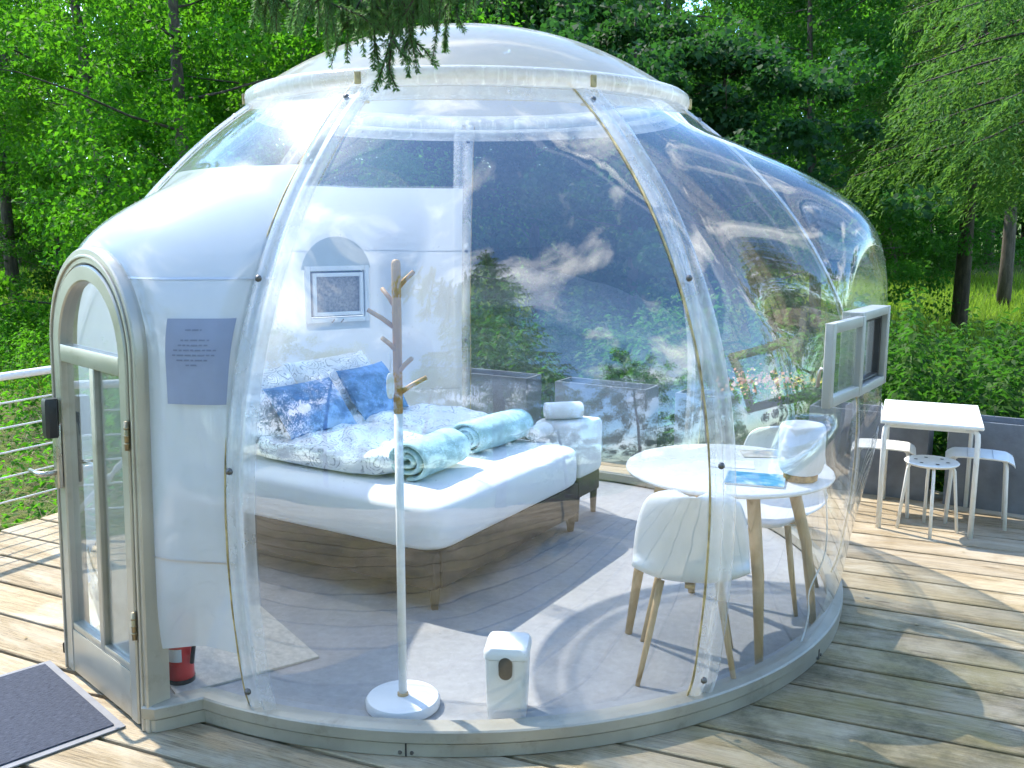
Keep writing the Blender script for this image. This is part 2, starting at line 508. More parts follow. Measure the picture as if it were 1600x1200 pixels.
def leaf_mat(name, dark, light, trans, tw=.45, rough=.62):
    t = NT(name)
    g = t.new("ShaderNodeNewGeometry"); oi = t.new("ShaderNodeObjectInfo")
    v = t.wpos()
    n = t.noise(v, .55, 3)
    k = t.math('ADD', t.math('MULTIPLY', g.outputs['Random Per Island'], .55), t.math('MULTIPLY_ADD', n, 1.3, -.4))
    c = t.ramp(k, [(.2, dark), (.85, light)])
    hue = t.new("ShaderNodeHueSaturation")
    t.link(t.math('MULTIPLY_ADD', oi.outputs['Random'], .03, .485), hue.inputs['Hue'])
    t.link(t.math('MULTIPLY_ADD', oi.outputs['Random'], .3, .85), hue.inputs['Value'])
    t.link(c, hue.inputs['Color'])
    p = principled(t, hue.outputs['Color'], rough, spec=.18)
    tl = t.new("ShaderNodeBsdfTranslucent")
    t.link(t.mix(.5, hue.outputs['Color'], trans), tl.inputs['Color'])
    return t.surf(t.mixsh(tw, p, tl.outputs[0]))
M['leaf_bright'] = leaf_mat('bright_leaf', (.022, .085, .008), (.070, .20, .014), (.20, .62, .015), .55)
M['leaf_mid'] = leaf_mat('mid_leaf', (.016, .058, .010), (.052, .14, .018), (.12, .42, .02), .5)
M['leaf_dark'] = leaf_mat('dark_leaf', (.010, .035, .012), (.034, .085, .024), (.07, .26, .025), .42)
M['leaf_yellow'] = leaf_mat('yellow_green_leaf', (.06, .11, .012), (.15, .22, .03), (.32, .48, .04))
M['needle'] = leaf_mat('spruce_needle', (.045, .11, .035), (.11, .22, .07), (.20, .44, .10), .40, .5)
M['feather'] = leaf_mat('larch_needle', (.035, .095, .02), (.10, .20, .04), (.22, .46, .05), .48)
M['herb'] = leaf_mat('herb_leaf', (.015, .058, .010), (.052, .15, .020), (.11, .38, .025), .45)
M['grass'] = leaf_mat('meadow_grass', (.09, .19, .012), (.24, .37, .035), (.40, .62, .05), .45, .6)
M['straw'] = leaf_mat('dry_straw', (.26, .20, .10), (.46, .38, .22), (.5, .42, .22), .25, .8)
M['petal'] = leaf_mat('flower_petal', (.55, .16, .10), (.75, .45, .30), (.8, .4, .3), .3)
M['petaly'] = leaf_mat('yellow_petal', (.55, .42, .05), (.75, .66, .12), (.8, .7, .2), .3)

def bark_mat():
    t = NT('bark'); v = t.coord('Object', (9, 9, 2.2))
    n = t.noise(v, 1.3, 8, .7, .6)
    c = t.ramp(n, [(.3, (.030, .024, .018)), (.7, (.13, .105, .075))])
    return t.surf(principled(t, c, .9, 0, t.bump(n, .9, .03)))
M['bark'] = bark_mat()

def ground_mat():
    t = NT('meadow_ground'); v = t.wpos()
    n = t.noise(v, .35, 8, .65); n2 = t.noise(v, 6, 8, .7)
    c = t.ramp(n, [(.3, (.045, .075, .016)), (.7, (.12, .17, .03))])
    c = t.mix(t.ramp(n2, [(.45, 0), (.75, .6)]), c, (.13, .11, .05))
    return t.surf(principled(t, c, .95, 0, t.bump(n2, .8, .05), .1))
M['ground'] = ground_mat()
# ================================================================== THE SETTING
CX, CY = -0.231, 5.308                 # dome axis
# ground sheet
def gz(x, y):
    d = math.hypot(x, y - 5)
    z = -0.42 + .10 * noise.noise((x * .11, y * .11, 0)) + .04 * noise.noise((x * .5, y * .5, 3))
    if d < 7: z = z * 1.0
    if y > 30: z += (y - 30) * .03
    return z
xs = [-300, -150, -80] + [i * 1.0 for i in range(-44, 45)] + [80, 150, 300]
ys = [-300, -120, -60] + [i * 1.0 for i in range(-30, 60)] + [80, 150, 300]
g = MB().grid([[(x, y, gz(x, y)) for y in ys] for x in xs]).build('ground', M['ground'], None, True)
tag(g, kind='structure')

# deck: each board a piece of its own
deck = empty('deck')
tag(deck, kind='structure')
def clip(poly, p, d):
    t0, t1 = -1e9, 1e9
    n = len(poly)
    for i in range(n):
        a = Vector(poly[i]); b = Vector(poly[(i + 1) % n]); e = b - a
        nn = Vector((-e.y, e.x))            # inward for ccw
        den = nn.dot(d); num = nn.dot(p - a)
        if abs(den) < 1e-9:
            if num < 0: return None
        else:
            t = -num / den
            if den > 0: t0 = max(t0, t)
            else: t1 = min(t1, t)
    return (t0, t1) if t1 - t0 > .15 else None
def board(p, d, t0, t1, w, z, poly=None):
    nn_ = Vector((-d.y, d.x))
    ra = clip(poly, p - nn_ * w / 2, d) or (t0, t1); rb = clip(poly, p + nn_ * w / 2, d) or (t0, t1)
    L = t1 - t0; c = p + d * (t0 + t1) / 2
    mb = MB()
    n = max(2, int(L / 1.2)); b = .004; a = w / 2
    prof = [(-a, -.034), (-a, -b), (-a + b, 0), (0, .0012), (a - b, 0), (a, -b), (a, -.034)]
    P = []
    for i in range(n + 1):
        x = -L / 2 + L * i / n
        wob = .0016 * noise.noise((c.x + x, c.y, 5)); zz = .0018 * noise.noise((c.x + x * .8, c.y * 3, 9))
        u = i / n; mid = (t0 + t1) / 2
        row = []
        for y, q in prof:
            k = (y + a) / (2 * a); e0 = ra[0] + (rb[0] - ra[0]) * k - mid; e1 = ra[1] + (rb[1] - ra[1]) * k - mid
            row.append((e0 + (e1 - e0) * u, y + wob, q + zz))
        P.append(row)
    mb.grid(P)
    k = len(prof)
    mb.f.append(tuple(range(k))); mb.f.append(tuple(n * k + i for i in range(k - 1, -1, -1)))
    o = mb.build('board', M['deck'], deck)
    o.location = (c.x, c.y, z); o.rotation_euler = (0, 0, math.atan2(d.y, d.x))
A1 = R(-23.13); d1 = Vector((math.cos(A1), math.sin(A1))); n1 = Vector((-d1.y, d1.x))
A2 = R(-26.4); d2 = Vector((math.cos(A2), math.sin(A2))); n2 = Vector((-d2.y, d2.x))
PL0 = Vector((-.43, 8.62)); PLD = Vector((.8637, -.504)); PLN = Vector((.504, .8637))
back_a = PL0 + PLD * -3.2 + PLN * .36; back_b = PL0 + PLD * 9.0 + PLN * .36
# right / front field
right_poly = [(-1.42, -2.2), (8.0, -2.2), tuple(back_b), tuple(PL0 + PLD * -.9 + PLN * .36), (-1.30, 3.2)]
front_poly = [(-6.9, -2.2), (8.0, -2.2), (8.0, 5.0), (-3.2, 6.05), (-5.6, 1.2)]
for k in range(-18, 36):
    off = 2.545 + .2535 * k + .12675
    p = n1 * off
    pol = front_poly if k < 1 else right_poly
    r = clip(pol, p, d1)
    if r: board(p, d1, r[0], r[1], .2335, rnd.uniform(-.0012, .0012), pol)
# left field (entrance side), boards butt against the first field under the dome
# wind counter-clockwise
def area(p): return sum(p[i][0] * p[(i + 1) % len(p)][1] - p[(i + 1) % len(p)][0] * p[i][1] for i in range(len(p)))
left_poly = [(-1.325, 3.619), (-1.0, 8.6), (-2.0, 8.6), (-3.27, 5.91), (-3.869, 4.706)]
if area(left_poly) < 0: left_poly = left_poly[::-1]
base2 = Vector((-3.05, 2.98)).dot(n2)
for k in range(-16, 22):
    # gap lines at the measured spacing of .289
    off = Vector((-2.6, 4.02)).dot(n2) - .012 + .2885 * k + .144
    p = n2 * off
    r = clip(left_poly, p, d2)
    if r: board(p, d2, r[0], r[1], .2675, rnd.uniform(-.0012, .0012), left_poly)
# joists below the boards keep the gaps dark
for i in range(9):
    q = -4.2 + i * 1.15
    o = MB().box((0, 0, -.11), (11.0, .06, .14)).build('joist', M['darkwood'], deck)
    c = d1 * q + n1 * 3.4
    o.location = (c.x, c.y, -.004); o.rotation_euler = (0, 0, A1 + math.pi / 2)

# ================================================================== THE DOME
dome = thing('bubble_dome', 'transparent domed bubble tent with white film wall and arched door on the deck', 'dome tent', (CX, CY, 0))
PROF = [(1.960, .105), (1.992, .2), (2.015, .34), (2.040, .55), (2.050, .8), (2.045, 1.0), (2.020, 1.2), (1.965, 1.42), (1.885, 1.62), (1.775, 1.82), (1.635, 2.02), (1.47, 2.2), (1.285, 2.37), (1.06, 2.54)]
def rad_at(z): return float(np.interp(z, _pz, _pr))
# smooth arc sampling of the profile
def catmull(P, n):
    out = []
    Q = [P[0]] + P + [P[-1]]
    for i in range(1, len(Q) - 2):
        p0, p1, p2, p3 = (np.array(q) for q in Q[i - 1:i + 3])
        for j in range(n):
            t = j / n
            out.append(tuple(.5 * ((2 * p1) + (-p0 + p2) * t + (2 * p0 - 5 * p1 + 4 * p2 - p3) * t * t + (-p0 + 3 * p1 - 3 * p2 + p3) * t ** 3)))
    out.append(P[-1]); return out
FINE = catmull(PROF, 7)
_pz = np.array([q[1] for q in FINE]); _pr = np.array([q[0] for q in FINE])
RIBS = [-111.45 + 360 / 7 * k for k in range(7)]
def sm(a, b, x):
    t = min(1, max(0, (x - a) / (b - a))); return t * t * (3 - 2 * t)
BAYS = {}
DOOR = dict(A=-135.0, s0=.065, r0=2.09, w=.385, zs=1.43, zb=-1.0, top=.40, side=.42, bot=1.0, lean=.045, edge=2.0)
WINR = dict(A=-34.3, s0=.0, r0=2.11, w=.31, zs=1.54, zb=1.16, top=.60, side=.20, bot=.75, lean=0, edge=7.0)
WINB = dict(A=120.0, s0=-.01, r0=2.15, w=.31, zs=1.56, zb=1.16, top=.42, side=.20, bot=.75, lean=0, edge=7.0)
BAYS = {1: WINR, 4: WINB, 6: DOOR}
def arch_dist(b, s, z):
    ds = abs(s - b['s0'])
    if z > b['zs']:
        return math.hypot(ds, z - b['zs']) - b['w'], (z - b['zs']) / max(1e-6, math.hypot(ds, z - b['zs']))
    if z >= b['zb']: return ds - b['w'], 0.0
    q = math.hypot(max(0, ds - b['w']), b['zb'] - z)
    return q, -((b['zb'] - z) / max(q, 1e-6))
def surf(panel, az, r, z, inset=0.0):
    """local point of the shell (dome axis at the origin)"""
    b = BAYS.get(panel)
    r = r - inset
    if b is None:
        return (r * math.cos(R(az)), r * math.sin(R(az)), z)
    A = R(b['A']); n = (math.cos(A), math.sin(A)); t = (-n[1], n[0])
    da = R(az) - A
    s, d = r * math.sin(da), r * math.cos(da)
    dist, upw = arch_dist(b, s, z)
    side = b['side'] * (1 if b is not DOOR else .17 + .83 * sm(.12, .95, z))
    bw = side + (b['top'] - side) * max(0, upw) + (b['bot'] - side) * max(0, -upw)
    m = 1 - sm(0.0, bw, dist)
    a0 = RIBS[panel]; e = min(az - a0, a0 + 360 / 7 - az)
    m *= sm(0.6, b['edge'], e)
    m *= 1 - sm(2.3, 2.5, z)
    r0 = b['r0'] - inset - b['lean'] * z / 1.8
    d = d + (max(d, r0) - d) * m
    return (n[0] * d + t[0] * s, n[1] * d + t[1] * s, z)
def panel_mesh(k, z0, z1, inset, nu, hole=None):
    a0 = RIBS[k]; mb = MB()
    zz = [q for q in FINE if z0 <= q[1] <= z1]
    if z0 > FINE[0][1]: zz = [(rad_at(z0), z0)] + zz
    if z1 < FINE[-1][1]: zz = zz + [(rad_at(z1), z1)]
    if k in BAYS:      # finer rows where the bay grows out of the shell
        fine = []
        for p, q in zip(zz[:-1], zz[1:]):
            m = max(1, int((q[1] - p[1]) / .016))
            for j in range(m): fine.append((p[0] + (q[0] - p[0]) * j / m, p[1] + (q[1] - p[1]) * j / m))
        zz = fine + [zz[-1]]
    P = []
    for i in range(nu + 1):
        az = a0 + (360 / 7) * i / nu
        P.append([surf(k, az, r, z, inset) for r, z in zz])
    mb.grid(P)
    if hole:
        b = BAYS[k]; A = R(b['A']); t = (-math.sin(A), math.cos(A))
        keep = []
        for f in mb.f:
            c = [sum(mb.v[i][j] for i in f) / 4 for j in range(3)]
            s = c[0] * t[0] + c[1] * t[1] - b['s0']
            if not hole(s, c[2]): keep.append(f)
        mb.f = keep; mb.clean()
    return mb
win_hole = lambda s, z: abs(s) < .215 and 1.245 < z < 1.595
def door_hole(s, z):
    return (abs(s) < .335 and z < 1.43) or (z >= 1.43 and math.hypot(s, z - 1.43) < .335)
HOLES = {1: win_hole, 4: win_hole, 6: door_hole}
for k in range(7):
    o = panel_mesh(k, .105, 2.54, 0, 72 if k in BAYS else 26, HOLES.get(k)).build('panel', M['clearfilm' if k == 6 else 'clear'], dome, True)
    if k in (4, 5, 6):
        f = panel_mesh(k, .325 if k == 6 else .285, 2.17, .014, 72 if k in BAYS else 26, HOLES.get(k)).build('film', M['film'], o, True)
        f["label"] = "translucent white film lining the lower wall"
        # seam strips of the film
        for zs_ in (1.74, .70):
            runs, P = [], []
            for i in range(73):
                az = RIBS[k] + (360 / 7) * i / 72
                q0 = surf(k, az, rad_at(zs_), zs_, .0075)
                A = R(BAYS[k]['A']) if k in BAYS else 0
                inside = k == 6 and door_hole(-q0[0] * math.sin(A) + q0[1] * math.cos(A) - DOOR['s0'], zs_)
                if inside:
                    if len(P) > 1: runs.append(P)
                    P = []
                else: P.append([surf(k, az, rad_at(zs_ + q), zs_ + q, .0075) for q in (-.0035, .0035)])
            if len(P) > 1: runs.append(P)
            for P in runs: MB().grid(P).build('film_seam', M['seam'], o)

# ribs where the panels overlap
def rib_mesh(az):
    a = R(az); e = (math.cos(a), math.sin(a)); t = (-e[1], e[0])
    sec = [(-.062, .003), (-.050, .013), (-.046, .020), (-.014, .021), (-.010, .012), (.012, .012), (.016, .024), (.044, .022), (.050, .013), (.064, .004)]
    P = []
    for i, (r, z) in enumerate(FINE):
        p = FINE[max(0, i - 1)]; q = FINE[min(len(FINE) - 1, i + 1)]
        tr, tz = q[0] - p[0], q[1] - p[1]; L = math.hypot(tr, tz); nr, nz = tz / L, -tr / L
        row = []
        for s, h in sec:
            rr = r + nr * h; zz = z + nz * h
            wv = .0018 * noise.noise((az, z * 6, s * 30))
            row.append((e[0] * (rr + wv) + t[0] * s, e[1] * (rr + wv) + t[1] * s, zz))
        P.append(row)
    return P
for k, az in enumerate(RIBS):
    rib = MB().grid(rib_mesh(az)).build('rib', M['rib'], dome, True)
    a = R(az); e = (math.cos(a), math.sin(a)); t = (-e[1], e[0])
    pts = []
    for i in range(len(FINE)):
        r, z = FINE[i]
        w = -.066 + .003 * noise.noise((az, z * 3, 1))
        pts.append((e[0] * (r + .003) + t[0] * w, e[1] * (r + .003) + t[1] * w, z))
    rr = [.0045 + .0022 * noise.noise((az, p[2] * 8, 4)) for p in pts]
    MB().tube(pts, rr, 6).build('seal', M['seal'], rib, True)
    for zb in (.19, 1.06, 1.74, 2.46):
        r = rad_at(zb)
        b = MB().lathe([(0, .012), (.007, .011), (.010, .006), (.013, .003), (.013, -.004)], n=12).build('bolt', M['bolt'], rib, True)
        b.location = (e[0] * (r + .028) + t[0] * -.03, e[1] * (r + .028) + t[1] * -.03, zb)
        b.rotation_euler = (0, R(90), a)

# base ring follows the foot of the panels, entrance bulge included
def foot(az):
    k = int(((az - RIBS[0]) % 360) // (360 / 7)); a = RIBS[0] + ((az - RIBS[0]) % 360)
    return surf(k, a if k == 0 else RIBS[k] + ((a - RIBS[0]) % (360 / 7)), 1.960, .105)
NR = 720
path = [foot(RIBS[0] + 360 * i / NR + .0001) for i in range(NR)]
def sweep(sec, name, parent, mat):
    P = []
    for i in range(NR + 1):
        p = path[i % NR]; a = path[(i - 1) % NR]; b = path[(i + 1) % NR]
        tx, ty = b[0] - a[0], b[1] - a[1]; L = math.hypot(tx, ty); nx, ny = ty / L, -tx / L
        P.append([(p[0] + nx * o_, p[1] + ny * o_, z) for o_, z in sec])
    mb = MB().grid(P)
    A = R(DOOR['A']); n_ = (math.cos(A), math.sin(A))
    def gap(f):
        x, y = (sum(mb.v[i][j] for i in f) / 4 for j in (0, 1))
        return x * n_[0] + y * n_[1] > 1.2 and abs(-x * n_[1] + y * n_[0] - DOOR['s0']) < .40
    mb.f = [f for f in mb.f if not gap(f)]; mb.clean()
    return mb.build(name, mat, parent, auto=35)
ring = sweep([(-.03, .06), (-.03, .112), (.006, .114), (.020, .112), (.044, .108), (.050, .102), (.050, .062), (.047, .058), (.036, .056)], 'base_ring', dome, M['ringalu'])
low = sweep([(.036, .056), (.042, .053), (.042, .004), (.02, .002)], 'skirt', ring, M['ringalu'])
for az in (RIBS[0] + 17.0, RIBS[1] + 24, RIBS[3] + 10):
    p = foot(az); a = R(az)
    j = MB().box((0, 0, 0), (.004, .006, .05)).build('joint', M['gasket'], ring)
    j.location = (p[0] + math.cos(a) * .0425, p[1] + math.sin(a) * .0425, .029); j.rotation_euler = (0, 0, a)
    for s in (-.022, .022):
        b = MB().lathe([(0, .006), (.006, .005), (.008, 0)], n=10).build('screw', M['bolt'], ring)
        b.location = (p[0] + math.cos(a) * .0425 - math.sin(a) * s, p[1] + math.sin(a) * .0425 + math.cos(a) * s, .018)
        b.rotation_euler = (0, R(90), a)
# floor inside
fl = MB()
fp = [(q[0] * .985, q[1] * .985) for q in path]
fl.poly_prism(fp, .01, .05)
fl.build('floor', M['floor'], dome)
# collar and cap
cl = MB().lathe([(1.03, 2.520), (1.075, 2.512), (1.128, 2.508), (1.140, 2.515), (1.148, 2.545), (1.142, 2.572), (1.120, 2.588), (1.06, 2.597), (1.0, 2.60)], n=112).build('collar', M['collar'], dome, True)
MB().lathe([(1.10, 2.455), (1.085, 2.462), (1.055, 2.478), (1.03, 2.515)], n=112).build('inner_lip', M['collar'], cl, True)
cap_prof = []
for i in range(25):
    u = i / 24
    r = 1.065 * (1 - u); cap_prof.append((max(r, .0005), 2.597 + .335 * (1 - (r / 1.065) ** 2.15)))
MB().lathe(cap_prof, n=96).build('cap', M['cap'], dome, True)
for k, az in enumerate(RIBS):
    a = R(az)
    b = MB().box((0, 0, 0), (.012, .03, .05), .004).build('clip', M['seal'], cl)
    b.location = (math.cos(a) * 1.151, math.sin(a) * 1.151, 2.542); b.rotation_euler = (0, 0, a)

# ---- arched door in the entrance bulge (local frame: x = along the wall, y = outward, z up)
def frame_matrix(b, r0):
    A = R(b['A']); n = Vector((math.cos(A), math.sin(A), 0)); t = Vector((-n.y, n.x, 0))
    o = n * r0 + t * b['s0']
    return Matrix(((t.x, n.x, 0, o.x), (t.y, n.y, 0, o.y), (0, 0, 1, 0), (0, 0, 0, 1)))
DM = frame_matrix(DOOR, DOOR['r0'] + .012) @ Matrix.Rotation(R(1.45), 4, 'X')
def arch_outline(w, zs, z0, n=28):
    return [(-w, z0)] + [(-w, z0 + (zs - z0) * i / 6) for i in range(1, 6)] + [(w * math.cos(math.pi - math.pi * i / n), zs + w * math.sin(math.pi - math.pi * i / n)) for i in range(n + 1)] + [(w, z0 + (zs - z0) * i / 6) for i in range(5, 0, -1)] + [(w, z0)]
def arch_band(mb, wo, wi, zs, z0o, z0i, y0, y1, bev=.006):
    O = arch_outline(wo, zs, z0o); I = arch_outline(wi, zs, z0i)
    Ob = arch_outline(wo - bev, zs, z0o); Ib = arch_outline(wi + bev, zs, z0i)
    P = [[(o[0], y0, o[1]), (o[0], y1 - bev, o[1]), (ob[0], y1, ob[1]), (ib[0], y1, ib[1]), (i[0], y1 - bev, i[1]), (i[0], y0, i[1])] for o, i, ob, ib in zip(O, I, Ob, Ib)]
    mb.grid(P)
    b0 = len(mb.v) - 6
    mb.f.append(tuple(len(mb.v) - len(O) * 6 + q for q in range(6))); mb.f.append(tuple(b0 + q for q in range(5, -1, -1)))
    return mb
fr = arch_band(MB(), .415, .352, 1.43, .004, .004, -.07, .022).build('door_frame', M['alu'], dome, auto=35)
fr.matrix_local = DM
arch_band(MB(), .389, .376, 1.43, .004, .004, .0222, .030, .003).build('trim', M['alu'], fr, auto=35)
door = arch_band(MB(), .349, .285, 1.43, .018, .018, -.025, .030).build('door', M['alu'], dome, auto=35)
door.matrix_local = DM
kp = MB().box((0, .003, .115), (.5696, .05, .19), .003).build('kick_plate', M['alu'], door, auto=35)
MB().box((0, .003, 1.41), (.5696, .05, .07), .004).build('cross_rail', M['alu'], door, auto=35)
MB().box((.022, .003, .793), (.042, .046, 1.164), .004).build('mullion', M['alu'], door, auto=35)
MB().box((0, .003, .226), (.5696, .044, .03), .004).build('bottom_rail', M['alu'], door, auto=35)
for wx0, wx1, nm, mt in ((-.283, .001, 'pane', 'glass'),):
    MB().box(((wx0 + wx1) / 2, 0, .808), (wx1 - wx0, .004, 1.13)).build(nm, M[mt], door)
MB().box((.164, -.006, .808), (.24, .012, 1.13), .002).build('screen_panel', M['curtain'], door)
MB().box((.164, .006, .808), (.24, .003, 1.13)).build('pane', M['glass'], door)
ap = arch_outline(.286, 1.445, 1.445, 24)
mb = MB(); mb.add([(x, 0, z) for x, z in ap], [tuple(range(len(ap)))]); mb.build('fanlight_pane', M['glass'], door)
# lock and lever
lk = MB().box((-.317, .043, .97), (.046, .026, .27), .006).build('lock_plate', M['steel'], door, auto=35)
MB().box((-.317, .066, 1.135), (.064, .055, .165), .012).build('card_reader', M['blackplastic'], lk, auto=40)
MB().tube([(-.317, .05, .90), (-.317, .10, .90), (-.325, .115, .90), (-.36, .118, .90), (-.44, .117, .898)], [.011, .011, .011, .010, .009], 10).build('lever', M['steel'], lk, True)
ln = MB().box((-.317, -.035, 1.0), (.05, .02, .30), .006).build('inner_lock_plate', M['blackplastic'], lk, auto=35)
MB().tube([(-.317, -.04, .93), (-.317, -.09, .93), (-.30, -.1, .93), (-.21, -.1, .93)], .009, 8).build('inner_lever', M['steel'], lk, True)
for z in (.42, 1.16):
    h = MB().tube([(.350, .034, z - .055), (.350, .034, z + .055)], .0095, 10).build('hinge', M['brass'], door, True)
    for q in (-.03, 0, .03):
        MB().tube([(.350, .034, z + q - .004), (.350, .034, z + q + .004)], .0115, 10).build('knuckle', M['brass'], h, True)

# ---- bay windows
def window(b, framemat, pane, opened):
    Wm = frame_matrix(b, b['r0'])
    w, z0, z1 = (.242, 1.215, 1.625) if pane == 'mesh' else (.225, 1.245, 1.59)
    f = empty('window'); f.parent = dome; f.matrix_local = Wm
    mb = MB(); fw, y0, y1 = .034, -.05, .036
    def sash(mb, w, z0, z1, fw, y0, y1):
        yc, dy = (y0 + y1) / 2, y1 - y0
        mb.box((-w + fw / 2, yc, (z0 + z1) / 2), (fw, dy, z1 - z0), .004)
        mb.box((w - fw / 2, yc, (z0 + z1) / 2), (fw, dy, z1 - z0), .004)
        mb.box((0, yc, z0 + fw / 2), (2 * w - 2 * fw, dy - .002, fw), .004)
        mb.box((0, yc, z1 - fw / 2), (2 * w - 2 * fw, dy - .002, fw), .004)
        return mb
    sash(mb, w, z0, z1, fw, y0, y1)
    fo = mb.build('frame', framemat, f, auto=35)
    sash(MB(), w - .041, z0 + .041, z1 - .041, .010, -.02, .012).build('gasket', M['gasket'], f)
    if pane == 'mesh':
        MB().box((0, -.012, (z0 + z1) / 2), (2 * w - .09, .004, z1 - z0 - .09)).build('insect_screen', M['mesh'], f)
        sash(MB(), w - .05, z0 + .05, z1 - .05, .026, -.062, -.03).build('sash', framemat, f, auto=35)
        for x in (-.03, .04):
            MB().tube([(x, -.064, z0 + .022), (x + .012, -.075, z0 + .012), (x + .02, -.064, z0 + .0)], .005, 6).build('catch', M['brass'], f, True)
    else:
        MB().box((0, -.016, (z0 + z1) / 2), (2 * w - .09, .004, z1 - z0 - .09)).build('insect_screen', M['glass'], f)
        # open sash hinged on the near stile
        s = empty('sash'); s.parent = f
        s.matrix_local = Matrix.Translation((-w + .012, .047, 0)) @ Matrix.Rotation(R(opened), 4, 'Z')
        sm_ = sash(MB(), .200, z0 + .012, z1 - .012, .038, 0, .034)
        sm_.v = [(x + .200, y, z) for x, y, z in sm_.v]
        sm_.build('sash_frame', framemat, s, auto=35)
        MB().box((.200, .017, (z0 + z1) / 2), (.335, .006, z1 - z0 - .06)).build('pane', M['glass'], s)
        # pieces of hardware
        hz = (z0 + z1) / 2 - .02
        MB().tube([(.345, .030, hz), (.345, .058, hz), (.347, .064, hz - .01), (.353, .066, hz - .07)], .007, 8).build('latch', M['steel'], s, True)
        for z in (z0 + .03, z1 - .03):
            for q in (-.011, .011):
                e = MB().lathe([(0, .003), (.0055, .003), (.0055, 0)], n=8).build('rivet', M['bolt'], s)
                e.location = (.385, .0345, z + q); e.rotation_euler = (R(-90), 0, 0)
    return f
wr = window(WINR, M['greyframe'], 'glass', 182)
wr["label"] = "grey framed bay window with its sash swung open"
wb = window(WINB, M['whiteframe'], 'mesh', 0)
_at = [(.277 * math.cos(R(a)), -.012, 1.56 + .277 * math.sin(R(a))) for a in range(8, 173, 6)]
MB().add([(x * .97, -.022, z) for x, _, z in _at], [tuple(range(len(_at)))]).build('arch_liner', M['liner'], wb)
wb["label"] = "white framed bay window with a closed insect screen"
# ================================================================== THINGS IN AND ON THE DOME
FZ = .0505
def superpad(L, W, H, ex=.35, ez=.6, nu=40, nv=20, amp=.0, seed=0, freq=5, flat=0.0):
    """soft pad: superellipsoid with lumps"""
    P = []
    def sp(v, e): return math.copysign(abs(v) ** e, v)
    for i in range(nu + 1):
        a = 2 * math.pi * i / nu; row = []
        for j in range(nv + 1):
            p = -math.pi / 2 + math.pi * j / nv
            x = L / 2 * sp(math.cos(p), ez) * sp(math.cos(a), ex)
            y = W / 2 * sp(math.cos(p), ez) * sp(math.sin(a), ex)
            z = H / 2 * sp(math.sin(p), ez)
            k = amp * noise.noise((x * freq + seed, y * freq, z * freq + seed))
            k2 = amp * .5 * noise.noise((x * freq * 2.7 + seed, y * freq * 2.7, z * freq * 2 + seed))
            if z > -H * .3: z += k + k2
            x += k * .6; y += k2 * .8
            row.append((x, y, z))
        P.append(row)
    return P

# ---- bed
BU = Vector((math.cos(R(149)), math.sin(R(149)), 0)); BV = Vector((math.cos(R(59)), math.sin(R(59)), 0))
BO = Vector((-.36, 4.50, 0))
def bedp(u, v, z=0): q = BO + BU * u + BV * v; return (q.x, q.y, z)
bed = thing('double_bed', 'brown framed double bed made up with a white fitted sheet', 'bed', bedp(.97, .785, FZ), R(149))
BL, BW = 1.94, 1.57      # local x runs to the head, local y towards -v ... handled by symmetric parts
mb = MB()
P = superpad(BL, BW, .29, .13, .30, 72, 22, .006, 3, 4)
P = [[(x, y, z + .415) for x, y, z in r] for r in P]
mt = MB().grid(P).build('mattress', M['sheet'], bed, True)
mb = MB().box((0, BW / 2 - .045, .205), (BL - .06, .05, .19), .006)
mb.box((0, -BW / 2 + .045, .205), (BL - .06, .05, .19), .006)
mb.box((-BL / 2 + .045, 0, .205), (.05, BW - .14, .19), .006); mb.box((BL / 2 - .045, 0, .205), (.05, BW - .14, .19), .006)
mb.box((0, 0, .25), (BL - .15, BW - .15, .06))
mb.build('frame', M['brown'], bed, auto=35)
for sx in (-1, 1):
    for sy in (-1, 1):
        c = (sx * (BL / 2 - .06), sy * (BW / 2 - .06))
        MB().lathe([(0, 0), (.022, 0), (.036, .105), (.036, .115), (0, .115)], (c[0], c[1], 0), 4).build('leg', M['darkwood'], bed)

def soft(name, label, cat, mat, P, loc, rot, group=None, seam=False):
    o = MB().grid(P).build(name, mat, None, True)
    o.location = loc; o.rotation_euler = rot
    return tag(o, label, cat, group)
BZ = .612
def duvet(v0, v1, u0, u1, label, seed):
    c = bedp((u0 + u1) / 2, (v0 + v1) / 2, BZ + .07)
    P = superpad(u1 - u0, v1 - v0, .155, .32, .55, 72, 30, .05, seed, 4.2)
    return soft('folded_duvet', label, 'duvet', M['duvet'], P, c, (0, 0, R(149)))
duvet(.17, .83, .46, 1.42, 'folded white duvet with line drawn leaves, carrying the front aqua fleece roll side', 1)["label"] = 'folded white leaf patterned duvet on the bed side facing the coat stand'
duvet(.87, 1.52, .55, 1.42, 'x', 7)["label"] = 'folded white leaf patterned duvet on the bed side facing the planters'

